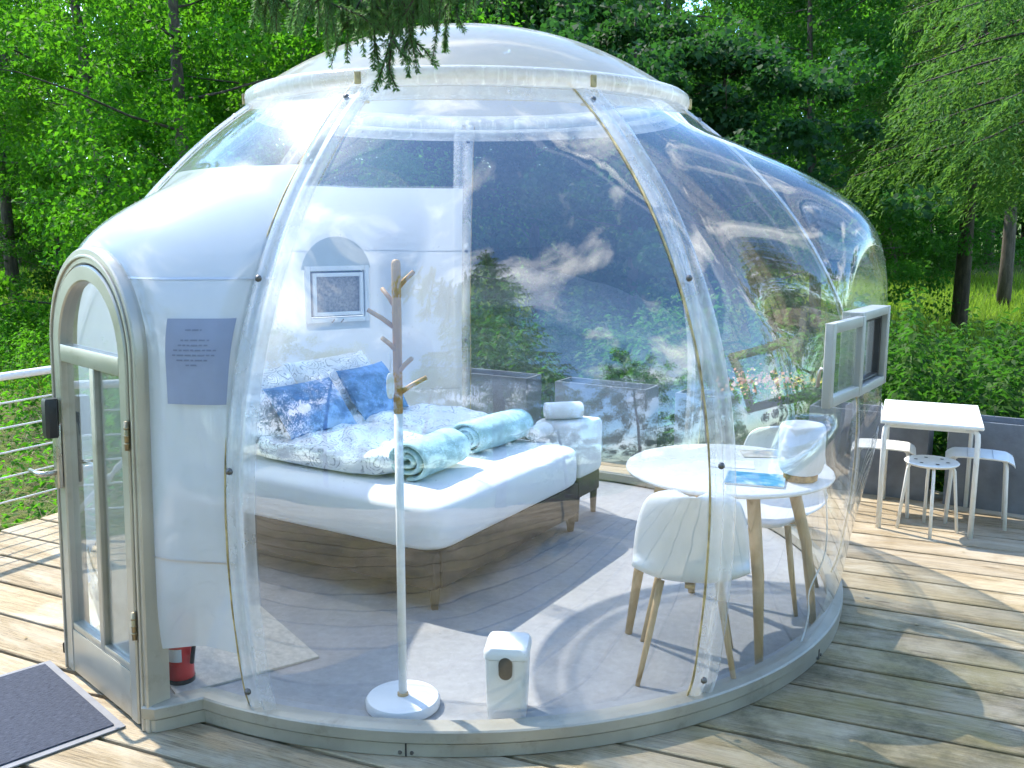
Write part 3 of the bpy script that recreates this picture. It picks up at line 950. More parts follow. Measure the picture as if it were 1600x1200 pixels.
def pillow_grid(L, W, H, seed):
    P = []; n = 36
    for side in (1, -1):
        pass
    rows = []
    for i in range(n + 1):
        u = -1 + 2 * i / n; row = []
        for j in range(n + 1):
            v = -1 + 2 * j / n
            row.append((u, v))
        rows.append(row)
    def pt(u, v, sd):
        pin = 1 - .07 * (1 - abs(u) ** 2) * (abs(v) ** 3) ; pin2 = 1 - .07 * (1 - abs(v) ** 2) * (abs(u) ** 3)
        h = (max(0, 1 - abs(u) ** 2.6) * max(0, 1 - abs(v) ** 2.6)) ** .55
        k = .12 * noise.noise((u * 2 + seed, v * 2, sd))
        return (u * L / 2 * pin2, v * W / 2 * pin, sd * H / 2 * h * (1 + k))
    return [[pt(u, v, 1) for u, v in r] for r in rows], [[pt(u, v, -1) for u, v in r] for r in rows]
def pillow(name, label, mat, L, W, H, loc, rot, seed, cat='pillow'):
    a, b = pillow_grid(L, W, H, seed)
    mb = MB().grid(a); mb.grid([r[::-1] for r in b])
    o = mb.build(name, mat, None, True); o.location = loc; o.rotation_euler = rot
    return tag(o, label, cat)
# local x up the cushion, local y across the bed
def lean(loc, tilt, yaw): return loc, (Matrix.Rotation(R(yaw), 4, 'Z') @ Matrix.Rotation(R(-tilt), 4, 'Y')).to_euler()
for (u, v, z, tl, yw, mtn, nm, lb, L, W, H, sd) in (
        (1.30, .56, .865, 50, 146, 'blue', 'cushion', 'blue velvet cushion leaning lower down the bed near the door side', .35, .54, .15, 1),
        (1.30, 1.14, .885, 54, 153, 'blue', 'cushion', 'blue velvet cushion propped up beside the bay window side of the bed', .36, .50, .15, 5),
        (1.56, .40, .87, 52, 149, 'duvet', 'pillow', 'white patterned pillow behind the lower blue cushion', .48, .76, .20, 9),
        (1.56, 1.14, .88, 52, 149, 'duvet', 'pillow', 'white patterned pillow behind the propped up blue cushion', .48, .76, .20, 12)):
    loc, rot = lean(bedp(u, v, z), tl, yw)
    pillow(nm, lb, M[mtn], L, W, H, loc, rot, sd, 'cushion' if nm == 'cushion' else 'pillow')

def roll(name, label, mat, L, rad, loc, yaw, seed, turns=2.74, squash=.82, cat='blanket'):
    """rolled up fleece: a spiral sheet with thickness, open spiral ends, lumpy body"""
    th = rad / (turns + .6) * .9
    n = 90; prof = []
    for i in range(n + 1):
        a = 2 * math.pi * turns * i / n; r = .014 + (rad - .014) * i / n
        prof.append((a, r))
    m = 22; mb = MB()
    def pt(a, r, x):
        k = 1 + .055 * noise.noise((x * 7 + seed, math.cos(a) * 1.4, math.sin(a) * 1.4)) + .03 * noise.noise((x * 22 + seed, math.cos(a) * 3, math.sin(a) * 3))
        return (x + .012 * noise.noise((a * .5, seed, r * 20)), r * math.cos(a) * k * 1.10, r * math.sin(a) * k * squash)
    for sgn in (-1, 1):
        P = []
        for a, r in prof:
            row = []
            for j in range(m + 1):
                t = -1 + 2 * j / m
                edge = 1 - max(0, (abs(t) - .88) / .12) ** 2 * .55
                row.append(pt(a, r + sgn * th * .42 * edge, t * L / 2))
            P.append(row)
        mb.grid(P if sgn > 0 else [r[::-1] for r in P])
    # close the rims
    nu_ = n + 1; nv_ = m + 1; h_ = nu_ * nv_
    for i in range(n):
        # surface 0 (sgn -1) rows are reversed, surface 1 follows
        mb.f.append((i * nv_ + m, (i + 1) * nv_ + m, h_ + (i + 1) * nv_, h_ + i * nv_))
        mb.f.append((i * nv_, (i + 1) * nv_, h_ + (i + 1) * nv_ + m, h_ + i * nv_ + m))
    for j in range(m):
        mb.f.append((n * nv_ + m - j, n * nv_ + m - j - 1, h_ + n * nv_ + j + 1, h_ + n * nv_ + j))
    o = mb.build(name, mat, None, True)
    o.location = loc; o.rotation_euler = (0, 0, yaw)
    return tag(o, label, cat)
roll('rolled_blanket', 'aqua fleece blanket rolled up on the bed behind the coat stand pole', M['aqua'], .46, .120, bedp(.40, .50, BZ + .105), R(62), 2)
roll('rolled_blanket', 'aqua fleece blanket rolled up on the bed with its spiral end showing', M['aqua'], .56, .112, bedp(.44, 1.20, BZ + .098), R(56), 8)
roll('rolled_towel', 'small white towel rolled up at the far edge of the bed', M['towel'], .2, .05, bedp(.30, 1.52, BZ + .045), R(60), 5, cat='towel')

# ---- white draped stool behind the foot of the bed, towel on it
ot = thing('draped_ottoman', 'square ottoman under a loose white cover beside the foot of the bed', 'ottoman', (.37, 6.20, FZ), R(59))
P = superpad(.34, .34, .36, .16, .22, 40, 20, .012, 4, 8)
MB().grid([[(x, y, z + .46) for x, y, z in r] for r in P]).build('cover', M['towel'], ot, True)
MB().box((0, 0, .225), (.31, .31, .13), .01).build('base', M['brown'], ot, auto=35)
for sx in (-1, 1):
    for sy in (-1, 1):
        MB().lathe([(.018, 0), (.026, .165)], (sx * .125, sy * .125, 0), 8).build('leg', M['darkwood'], ot)
roll('rolled_towel', 'thick white towel rolled up on top of the draped ottoman', M['towel'], .24, .065, (.33, 6.17, FZ + .70), R(10), 15, cat='towel')

# ---- round dining table
tb = thing('round_table', 'round white table on four splayed beech legs inside the dome', 'table', (1.0, 4.365, FZ), R(8))
MB().lathe([(0, .762), (.452, .762), (.466, .768), (.470, .776), (.468, .783), (.462, .788), (0, .789)], n=72).build('table_top', M['whitetop'], tb, auto=40)
MB().lathe([(0, .735), (.30, .735), (.30, .762)], n=32).build('apron', M['beech'], tb)
for k in range(4):
    a = R(90 * k)
    MB().tube([(math.cos(a) * .30, math.sin(a) * .30, .75), (math.cos(a) * .40, math.sin(a) * .40, .4), (math.cos(a) * .455, math.sin(a) * .455, .0)], [.030, .026, .017], 14).build('leg', M['beech'], tb, True)

# ---- shell chairs
def shell_chair(label, loc, yaw):
    c = thing('shell_chair', label, 'chair', loc, yaw)      # faces local +y
    N = 26; top, bot = [], []
    # seat to back profile: (y, z, half width)
    prof = [(.235, .425, .165), (.23, .440, .185), (.18, .447, .205), (.08, .440, .222), (-.04, .432, .232), (-.13, .437, .236), (-.185, .462, .236), (-.212, .51, .234), (-.228, .58, .230), (-.243, .66, .222), (-.258, .74, .205), (-.268, .795, .180), (-.273, .825, .13), (-.275, .835, .06)]
    prof = catmull([tuple(map(float, q)) for q in prof], 3)
    def row(off):
        P = []
        for y, z, w in prof:
            r = []
            for i in range(N + 1):
                u = -1 + 2 * i / N
                back = sm(.44, .56, z)
                lift = (abs(u) ** 2.6) * (.055 * (1 - back)); fwd = (abs(u) ** 2.4) * .085 * back
                x = u * w
                r.append((x, y + fwd + off * back, z + lift - off * (1 - back)))
            P.append(r)
        return P
    A, B = row(0), row(-.008 if False else .0)
    mb = MB().grid(A)
    sh = mb.build('shell', M['white'], c, True)
    so = sh.modifiers.new('thickness', 'SOLIDIFY'); so.thickness = .011; so.offset = 0
    MB().box((0, .02, .412), (.27, .035, .02), .004).box((0, .02, .410), (.04, .30, .016), .004).build('mount', M['beech'], c, auto=35)
    for sx in (-1, 1):
        for sy in (-1, 1):
            MB().tube([(sx * .118, sy * .128 + .015, .425), (sx * .16, sy * .178 + .008, .2), (sx * .20, sy * .222, .0)], [.0165, .0145, .010], 10).build('leg', M['beech'], c, True)
    return c
shell_chair('white shell chair seen from behind, tucked up to the round table by the right front rib', (.76, 3.96, FZ), R(-10))["label"] = 'white shell chair with its back to the deck, tucked up to the round table'
shell_chair('x', (1.33, 4.80, FZ), R(150))["label"] = 'white shell chair on the far side of the round table, behind the lamp'

# ---- on the table
TZ = FZ + .7895
lamp = thing('table_lamp', 'frosted white cylinder lamp with a cork foot on the round table', 'lamp', (1.262, 4.13, TZ))
MB().lathe([(0, 0), (.066, 0), (.072, .004), (.074, .028), (.07, .031), (0, .031)], n=40).build('cork_foot', M['cork'], lamp, auto=40)
MB().lathe([(.070, .031), (.082, .037), (.093, .055), (.0975, .09), (.0985, .2), (.096, .236), (.089, .248), (.080, .250), (.074, .243), (.0, .232)], n=48).build('shade', M['lampshade'], lamp, True)
def flat_book(name, label, cat, mat, L, W, H, loc, yaw):
    t = thing(name, label, cat, loc, yaw)
    MB().box((0, 0, H / 2), (L - .004, W - .004, H - .002)).build('pages', M['whiteink'], t)
    MB().box((0, 0, H - .0004), (L, W, .0012)).build('cover', mat, t)
    return t
flat_book('magazine', 'blue covered magazine lying on the round table next to the lamp', 'magazine', M['bluecover'], .205, .25, .009, (1.062, 4.112, TZ), R(72))
flat_book('brochure', 'printed brochure in beige and blue at the back of the round table', 'brochure', M['mixcover'], .20, .15, .003, (1.215, 4.60, TZ), R(-4))
flat_book('leaflet', 'white leaflet lying on the middle of the round table', 'leaflet', M['whiteink'], .21, .15, .002, (1.02, 4.40, TZ), R(-12))

cb = MB().tube(catmull([(1.37, 4.20, .835), (1.395, 4.17, .72), (1.40, 4.16, .5), (1.33, 4.13, .33), (1.325, 4.11, .22), (1.28, 4.07, .10), (1.17, 3.97, .056), (1.03, 3.90, .0545)], 5), .0035, 8).build('power_cable', M['white'], None, True)
tag(cb, 'thin white power cable running from the round table down to the dome floor', 'cable')
# ---- coat stand
cs = thing('coat_stand', 'wooden coat stand with a white lower pole, branching pegs and white round foot', 'coat stand', (-.428, 3.60, FZ))
MB().lathe([(0, .0), (.138, 0), (.146, .006), (.148, .030), (.140, .042), (.11, .047), (0, .049)], n=48).build('foot', M['white'], cs, auto=40)
MB().lathe([(.022, .048), (.022, .058), (.0165, .060)], n=20).build('collar', M['beech'], cs)
MB().tube([(0, 0, .05), (0, 0, 1.185)], .0165, 18).build('lower_pole', M['white'], cs, True)
MB().tube([(0, 0, 1.185), (0, 0, 1.60), (0, 0, 1.745), (0, 0, 1.757), (0, 0, 1.761)], [.0175, .0175, .0175, .014, .004], 18).build('upper_pole', M['oakpole'], cs, True)
for (dx, dy, z0, z1) in ((.062, .03, 1.655, 1.715), (-.060, .05, 1.585, 1.650), (-.108, .0, 1.51, 1.575), (-.05, -.045, 1.425, 1.475), (.058, -.045, 1.345, 1.40), (.108, .0, 1.265, 1.322)):
    MB().tube([(dx * .1, dy * .1, z0), (dx * .5, dy * .5, (z0 + z1) / 2), (dx, dy, z1)], [.0095, .0092, .0085], 10).build('peg', M['oakpole'], cs, True)
hg = thing('hanging_fob', 'small white oval fob hanging from a peg of the coat stand', 'fob', (-.452, 3.565, 1.345))
MB().grid([[(x, y, z) for x, y, z in r] for r in superpad(.030, .016, .098, .8, .75, 20, 14)]).build('body', M['tag'], hg, True)
MB().tube([(0, 0, .047), (.002, -.002, .09), (-.004, -.006, .125)], .0016, 6).build('cord', M['cable'], hg, True)

# ---- pedal bin
pb = thing('waste_bin', 'small white square waste bin with a dark lid tab by the dome wall', 'bin', (-.012, 3.555, FZ), R(-6))
def rr_prof(a, b, r, n=5):
    out = []
    for cx, cy, s in ((a - r, b - r, 0), (-a + r, b - r, 90), (-a + r, -b + r, 180), (a - r, -b + r, 270)):
        for i in range(n + 1):
            t = R(s + 90 * i / n); out.append((cx + r * math.cos(t), cy + r * math.sin(t)))
    return out
def loft(mb, rings):
    n = len(rings[0]); b = len(mb.v)
    for r in rings: mb.v += r
    for i in range(len(rings) - 1):
        for k in range(n): mb.f.append((b + i * n + k, b + i * n + (k + 1) % n, b + (i + 1) * n + (k + 1) % n, b + (i + 1) * n + k))
    mb.f.append(tuple(b + k for k in range(n - 1, -1, -1))); mb.f.append(tuple(b + (len(rings) - 1) * n + k for k in range(n)))
    return mb
ring_ = lambda a, b, r, z: [(x, y, z) for x, y in rr_prof(a, b, r)]
loft(MB(), [ring_(.072, .075, .022, 0), ring_(.074, .077, .022, .006), ring_(.082, .086, .024, .25), ring_(.083, .087, .024, .253)]).build('body', M['white'], pb, auto=40)
loft(MB(), [ring_(.086, .090, .026, .256), ring_(.087, .091, .026, .262), ring_(.086, .090, .026, .283), ring_(.078, .082, .026, .298), ring_(.058, .062, .024, .305)]).build('lid', M['white'], pb, auto=40)
tb_ = MB()
pts = [(.027 * math.cos(R(a)), .238 + .030 * math.sin(R(a)) - (.03 if 180 < a < 360 else 0)) for a in range(0, 360, 20)]
tb_.add([(x, -.0925, z) for x, z in pts] + [(x, -.084, z) for x, z in pts], [tuple(range(len(pts)))] + [(i, (i + 1) % len(pts), len(pts) + (i + 1) % len(pts), len(pts) + i) for i in range(len(pts))])
tb_.build('lid_tab', M['blackplastic'], pb)

# ---- fire extinguisher
fe = thing('fire_extinguisher', 'red fire extinguisher standing just inside beside the door', 'extinguisher', (-1.375, 3.80, FZ))
MB().lathe([(0, .0), (.048, 0), (.056, .008), (.057, .03)], n=28).build('foot_ring', M['blackplastic'], fe, True)
MB().lathe([(.053, .02), (.0545, .03), (.0545, .25), (.050, .285), (.032, .312), (.018, .322), (.018, .34)], n=28).build('cylinder', M['red'], fe, True)
MB().box((.010, .0, .372), (.085, .02, .05), .008).build('valve', M['blackplastic'], fe, auto=40)
MB().tube([(.05, 0, .36), (.075, -.02, .30), (.07, -.03, .18), (.06, -.035, .10)], .009, 8).build('hose', M['blackplastic'], fe, True)
lb = MB(); P = []
for i in range(9):
    a = R(-128 + i * 8); P.append([(.0552 * math.cos(a), .0552 * math.sin(a), z) for z in (.11, .165)])
lb.grid(P).build('sticker', M['whiteink'], fe)

# ---- rug inside the door
rg = MB().box((0, 0, .005), (.92, .72, .010), .004).build('rug', M['cream'], None, auto=35)
_ra = math.atan2(3.683 - 4.019, -1.328 + .853)
rc = Vector((-.853, 4.019)) + Vector((math.cos(_ra), math.sin(_ra))) * .30 + Vector((math.cos(_ra - math.pi / 2), math.sin(_ra - math.pi / 2))) * .36
rg.scale = (.62 / .92, 1, 1)
rg.location = (rc.x, rc.y, FZ); rg.rotation_euler = (0, 0, _ra)
tag(rg, 'cream pile rug on the grey floor inside the door', 'rug')

# ---- notice stuck to the film beside the door
def on_wall(px_s, z, off):
    pass
NA = 244.6
def wallpt(az, z, inset): p = surf(6, az, rad_at(z), z, inset); return Vector((p[0] + CX, p[1] + CY, p[2]))
nt = thing('notice_sheet', 'grey printed notice sheet stuck to the white wall beside the door', 'notice', wallpt(NA, 1.42, .006))
P = []
nz, na = 14, 10
def npt(i, j, inset, u0=0., u1=1., v0=0., v1=1.):
    az = NA - 2.5 + 5.0 * (u0 + (u1 - u0) * i); z = 1.295 + .305 * (v0 + (v1 - v0) * j)
    return wallpt(az, z, inset) - nt.location
MB().grid([[npt(i / na, j / nz, -.004) for j in range(nz + 1)] for i in range(na + 1)]).build('sheet', M['paper'], nt, True)
ink = MB()
for row, (a, b) in enumerate(((.34, .60), (.28, .74), (.24, .72), (.16, .86), (.14, .84), (.22, .74), (.38, .60))):
    y = .86 if row == 0 else .80 - row * .058
    x = a
    while x < b:
        w = rnd.uniform(.04, .12)
        if x + w > b: w = b - x
        if w > .015:
            ink.grid([[npt(i / 3, j, -.0055, x, x + w, y, y + .018) for j in (0, 1)] for i in range(4)])
        x += w + .022
ink.build('print', M['ink'], nt)["kind"] = "stuff"

# ---- entrance mat
em = thing('entrance_mat', 'dark grey ribbed entrance mat with rubber edge in front of the arched door', 'door mat', (-2.04, 3.40, .003), R(-45.4))
# local x along the door, local y away from the dome
MB().box((0, -.02, .004), (.80, .76, .006), .002).build('rubber_edge', M['matedge'], em)
MB().box((0, -.02, .0095), (.735, .695, .007), .002).build('pile', M['mat'], em)
em.location = Vector((-1.76, 3.815, .0035)) + Vector((math.cos(R(-135.4)), math.sin(R(-135.4)), 0)) * .385

# ---- railing at the deck edge
rl = thing('cable_railing', 'white railing with thin steel cables along the deck edge by the undergrowth', 'railing', (-3.31, 5.93, 0))
RD = Vector((.485, .8745, 0)); RO = Vector((0, 0, 0))
def rp(t, z): q = RD * t; return (q.x, q.y, z)
MB().tube([rp(-4.2, .97), rp(2.7, .97)], .026, 14).build('top_rail', M['railwhite'], rl, True)
for z in (.80, .64, .48, .32, .16):
    MB().tube([rp(-4.2, z), rp(2.7, z)], .0065, 8).build('cable', M['cable'], rl, True)
for t_ in (-4.2, -2.35, -.5 - .62, 1.25, 2.7):
    q = rp(t_, 0)
    MB().box((q[0], q[1], .475), (.045, .045, .95), .006).build('post', M['railwhite'], rl, auto=35)
MB().tube([rp(-1.12, .05), rp(-1.9, .93)], .018, 10).build('brace', M['railwhite'], rl, True)

# ---- planters along the deck edge
starts = [-1.30, -.19, .92, 2.00, 3.05, 4.00, 5.03, 6.05]
plabels = ['slate grey trough planter behind the white film wall', 'slate grey trough planter behind the bed and beside the rear rib', 'slate grey trough planter seen through the clear panel above the ottoman',
           'slate grey trough planter holding pink and yellow flowers behind the round table', 'slate grey trough planter half hidden behind the bay window', 'slate grey trough planter right behind the white patio stools',
           'slate grey trough planter at the far end beyond the patio table', 'slate grey trough planter last in the row, past the patio furniture']
for s, lbl in zip(starts, plabels):
    c = PL0 + PLD * (s + .415) + PLN * .14
    p = thing('planter', lbl, 'planter', (c.x, c.y, .0015), math.atan2(PLD.y, PLD.x), 'slate planters along the deck edge')
    mb = MB(); L, W, H, T = .83, .28, .61, .022
    mb.box((0, -W / 2 + T / 2, H / 2), (L, T, H), .004); mb.box((0, W / 2 - T / 2, H / 2), (L, T, H), .004)
    mb.box((-L / 2 + T / 2, 0, H / 2), (T, W - 2 * T, H - .001), .004); mb.box((L / 2 - T / 2, 0, H / 2), (T, W - 2 * T, H - .001), .004)
    mb.build('trough', M['slate'], p, auto=35)
    MB().box((0, 0, .265), (L - 2 * T, W - 2 * T, .53)).build('soil', M['soil'], p)

# ---- patio table and stools
def leg_tube(mb, pts, r): return mb.tube(pts, r, 12)
pt_ang = math.atan2(-.23, .55)
pc = Vector((2.765, 6.30, .0015))
pt = thing('patio_table', 'white rectangular metal patio table on the deck beside the dome', 'table', pc, pt_ang)
L, W, H = .60, .80, .715
MB().box((0, 0, H - .011), (L, W, .022), .010).build('table_top', M['whitemetal'], pt, auto=35)
mb = MB()
mb.box((0, -W / 2 + .06, H - .037), (L - .12, .02, .03), .004); mb.box((0, W / 2 - .06, H - .037), (L - .12, .02, .03), .004)
mb.build('rail', M['whitemetal'], pt, auto=35)
for sx in (-1, 1):
    for sy in (-1, 1):
        x, y = sx * (L / 2 - .03), sy * (W / 2 - .03)
        MB().tube([(x - sx * .06, y - sy * .03, H - .027), (x - sx * .02, y - sy * .005, H - .032), (x - sx * .004, y, H - .055), (x, y, H - .10), (x, y, 0)], .0165, 12).build('leg', M['whitemetal'], pt, True)
def bent_stool(label, loc, yaw):
    s = thing('bent_seat_stool', label, 'stool', loc, yaw)
    prof = []
    for x, z in ((-.205, .425), (-.195, .440), (-.165, .458), (-.15, .462), (-.08, .466), (0, .467), (.08, .466), (.15, .462), (.165, .458), (.195, .440), (.205, .425)): prof.append((x, z))
    mb = MB()
    P = []
    for x, z in prof:
        P.append([(x, -.14, z - .012), (x, -.145, z - .002), (x, -.138, z), (x, .138, z), (x, .145, z - .002), (x, .14, z - .012), (x, -.14, z - .012)])
    mb.grid(P)
    mb.f.append(tuple(range(6))); mb.f.append(tuple(len(mb.v) - 7 + i for i in range(5, -1, -1)))
    mb.build('seat', M['whitemetal'], s, auto=30)
    for sx in (-1, 1):
        for sy in (-1, 1):
            MB().tube([(sx * .135, sy * .09, .448), (sx * .150, sy * .105, .438), (sx * .158, sy * .112, .405), (sx * .175, sy * .13, 0)], .0115, 10).build('leg', M['whitemetal'], s, True)
    for q in (-.075, .075):
        MB().box((q, 0, .468), (.004, .27, .002)).build('groove', M['seam'], s)
    return s
bent_stool('white bent seat stool pushed under the patio table on its dome side', (2.53, 6.46, .0015), pt_ang + .02)
bent_stool('white bent seat stool standing by the outer end of the patio table', (3.06, 6.20, .0015), pt_ang - .03)
rs = thing('round_stool', 'white round seat stool with drilled holes in front of the patio table', 'stool', (2.665, 6.01, .0015), R(28))
MB().lathe([(0, .438), (.145, .438), (.160, .446), (.164, .454), (.158, .460), (.10, .456), (0, .455)], n=40).build('seat', M['whitemetal'], rs, auto=45)
for k in range(6):
    a = R(60 * k)
    h = MB().lathe([(0, .0), (.012, 0)], n=12).build('hole', M['gasket'], rs)
    h.location = (.095 * math.cos(a), .095 * math.sin(a), .4595)
for k in range(4):
    a = R(45 + 90 * k)
    MB().tube([(.085 * math.cos(a), .085 * math.sin(a), .436), (.125 * math.cos(a), .125 * math.sin(a), .430), (.138 * math.cos(a), .138 * math.sin(a), .40), (.178 * math.cos(a), .178 * math.sin(a), 0)], .0105, 10).build('leg', M['whitemetal'], rs, True)
# ================================================================== VEGETATION
rs_ = np.random.default_rng(5)
def leaf_quads(C, D, N, length, width, fold=.18, droop=.12):
    """C centres, D leaf axis, N leaf normal (n,3); rhombic folded leaves"""
    D = D / (np.linalg.norm(D, axis=1, keepdims=True) + 1e-9)
    S = np.cross(D, N); S /= (np.linalg.norm(S, axis=1, keepdims=True) + 1e-9)
    Nn = np.cross(S, D)
    L = length[:, None]; W = width[:, None]
    v0 = C - D * L * .5
    v1 = C + S * W * .5 + Nn * W * fold - D * L * .04
    v2 = C + D * L * .5 - Nn * L * droop
    v3 = C - S * W * .5 + Nn * W * fold - D * L * .04
    n = len(C)
    V = np.stack([v0, v1, v2, v3], 1).reshape(-1, 3)
    F = np.arange(4 * n).reshape(n, 4)
    return V, F
def rand_dirs(n, up=0.0):
    d = rs_.normal(size=(n, 3)); d[:, 2] += up
    return d / np.linalg.norm(d, axis=1, keepdims=True)

def broadleaf(name, seed, H, Wd, leaf, nclump, per, base=.12, mat='leaf_mid', asp=.68, clump=.55):
    """prototype meshes (trunk mesh, crown mesh)"""
    g_ = np.random.default_rng(seed)
    mb = MB()
    top = Vector((g_.normal() * .4, g_.normal() * .4, H * .86))
    tp = []
    for i in range(9):
        t = i / 8
        tp.append(Vector((top.x * t + .10 * H * .12 * math.sin(seed + 3 * t), top.y * t + .1 * H * .1 * math.cos(seed * 2 + 4 * t), H * .86 * t)))
    r0 = .013 * H + .03
    mb.tube([tuple(p) for p in tp], [r0 * (1 - .85 * i / 8) for i in range(9)], 8)
    cent = []
    nl = 18
    for k in range(nl):
        f = base + (.95 - base) * (k + .5) / nl
        z = f * H * .86; i = min(7, int(f * 8)); p = tp[i].lerp(tp[i + 1], f * 8 - i)
        a = k * 2.4 + g_.uniform(-.5, .5)
        shape = (math.sin(math.pi * min(1, (f - base) / (1 - base) * .80 + .20))) ** .7
        L = Wd / 2 * shape * g_.uniform(.75, 1.15)
        rise = g_.uniform(.05, .5) * L
        pts = []
        for j in range(5):
            t = j / 4
            pts.append(p + Vector((math.cos(a) * L * t, math.sin(a) * L * t, rise * t ** 1.3 - .10 * L * t * t)) + Vector(g_.normal(size=3) * .05 * L * t))
        mb.tube([tuple(q) for q in pts], [r0 * .2 * (1 - .85 * j / 4) * (1 - .5 * f) for j in range(5)], 5)
        m = max(3, int(nclump / nl))
        for q in range(m):
            t = g_.uniform(.3, 1.08)
            i2 = min(3, int(t * 4)); b = pts[i2].lerp(pts[min(4, i2 + 1)], min(1, t * 4 - i2))
            spread = .30 * L + .25
            cent.append((b.x + g_.normal() * spread * .7, b.y + g_.normal() * spread * .7, b.z + g_.normal() * spread * .5))
    cent = np.array(cent); n = len(cent)
    rad = g_.uniform(.55, 1.25, n) * clump
    idx = np.repeat(np.arange(n), per)
    off = g_.normal(size=(len(idx), 3)); off /= np.linalg.norm(off, axis=1, keepdims=True)
    off *= (g_.uniform(0, 1, len(idx)) ** .45)[:, None]
    off[:, 2] *= .6
    C = cent[idx] + off * rad[idx][:, None]
    C[:, 2] = np.maximum(C[:, 2], .15 + g_.uniform(0, .5, len(C)))
    D = off * .7 + g_.normal(size=off.shape) * .6; D[:, 2] -= .25
    N = g_.normal(size=off.shape) * .55 + np.array([0, 0, 1.0]) + off * .5
    ln = leaf * g_.uniform(.65, 1.3, len(C))
    V, F = leaf_quads(C, D, N, ln, ln * asp)
    trunk = mb.mesh(name + '_trunk', M['bark'], True)
    o = np_mesh(name + '_crown', V, F, M[mat]); crown = o.data
    bpy.data.objects.remove(o)
    return trunk, crown

def conifer(name, seed, H, Wd, nb, mat, droop=.35, nl=.055, step=.045, base=.08, tw=.30, width=.10):
    g_ = np.random.default_rng(seed); mb = MB()
    r0 = .012 * H + .03
    mb.tube([(0, 0, 0), (0, 0, H * .5), (0, 0, H)], [r0, r0 * .6, .01], 8)
    Cs, Ds = [], []
    for k in range(nb):
        f = base + (.985 - base) * (k / nb) ** 1.05
        z = f * H; a = k * 2.399 + g_.uniform(-.3, .3)
        L = Wd / 2 * (1 - f) ** .75 * g_.uniform(.8, 1.12) + .15
        d = np.array([math.cos(a), math.sin(a), 0]); s = np.array([-d[1], d[0], 0])
        pts = []
        for j in range(7):
            t = j / 6
            pts.append(np.array([0, 0, z]) + d * L * t + np.array([0, 0, .18 * L * t - droop * L * t * t * 1.25 + .14 * L * t ** 4]))
        mb.tube([tuple(q) for q in pts], [r0 * .22 * (1 - f * .6) * (1 - .85 * j / 6) + .003 for j in range(7)], 4)
        nt_ = int(L / .11) + 2
        for q in range(nt_):
            t = (q + .8) / (nt_ + .3); i2 = min(5, int(t * 6)); b = pts[i2] + (pts[i2 + 1] - pts[i2]) * (t * 6 - i2)
            for sg in (-1, 1):
                tl = tw * L * (.35 + .65 * math.sin(math.pi * min(1, .15 + t * .8))) * g_.uniform(.7, 1.2)
                dir_ = s * sg * .75 + d * .55 + np.array([0, 0, -.35 - droop * .9]) + g_.normal(size=3) * .12
                dir_ /= np.linalg.norm(dir_)
                m = max(2, int(tl / step))
                tt = (np.arange(m) + .5) / m
                P = b + dir_ * tl * tt[:, None] + np.array([0, 0, -1.0]) * (tl * .25 * tt ** 2)[:, None]
                Cs.append(P + g_.normal(size=P.shape) * .012); Ds.append(np.repeat(dir_[None], m, 0) + g_.normal(size=P.shape) * .38)
    C = np.concatenate(Cs); D = np.concatenate(Ds); n = len(C)
    ln = nl * 2.2 * g_.uniform(.8, 1.3, n)
    V, F = leaf_quads(C, D, g_.normal(size=(n, 3)) + np.array([0, 0, .8]), ln, ln * width * 4, .1, .1)
    trunk = mb.mesh(name + '_trunk', M['bark'], True)
    o = np_mesh(name + '_crown', V, F, M[mat]); crown = o.data
    bpy.data.objects.remove(o)
    return trunk, crown

def plant_tree(name, label, proto, loc, rz=0.0, s=1.0, sz=None, cat='tree', group=None, mat=None):
    t = thing(name, label, cat, loc, rz, group)
    t.scale = (s, s, sz or s)
    for nm, me in (('trunk', proto[0]), ('crown', proto[1])):
        o = bpy.data.objects.new(nm, me); col.objects.link(o); o.parent = t
        if nm == 'crown' and mat:
            o.material_slots[0].link = 'OBJECT'; o.material_slots[0].material = M[mat]
    return t
def at(px, dist, dz=0.0):
    x = (px - 800) / 1520 * dist
    return (x, dist, gz(x, dist) - .05 + dz)

alder = broadleaf('alder', 3, 10.0, 6.2, .085, 190, 210, .06, 'leaf_bright')
oak = broadleaf('oak', 8, 12.0, 7.5, .12, 190, 190, .10, 'leaf_mid', .62, .7)
hazel = broadleaf('hazel', 14, 5.6, 4.6, .10, 120, 150, .03, 'leaf_dark', .8, .42)
bush = broadleaf('bush', 21, 3.0, 3.4, .075, 90, 150, .02, 'leaf_mid', .6, .38)
spruce = conifer('spruce', 5, 12.0, 4.6, 130, 'needle', .35, .05, .06, .06)
spruce_high = conifer('spruce_high', 6, 13.5, 6.2, 130, 'needle', .35, .05, .05, .33)
larch = conifer('larch', 9, 12.0, 8.0, 110, 'feather', .40, .045, .045, .30, .42, .07)
highalder = broadleaf('high_alder', 31, 12.0, 6.0, .10, 170, 170, .30, 'leaf_bright')

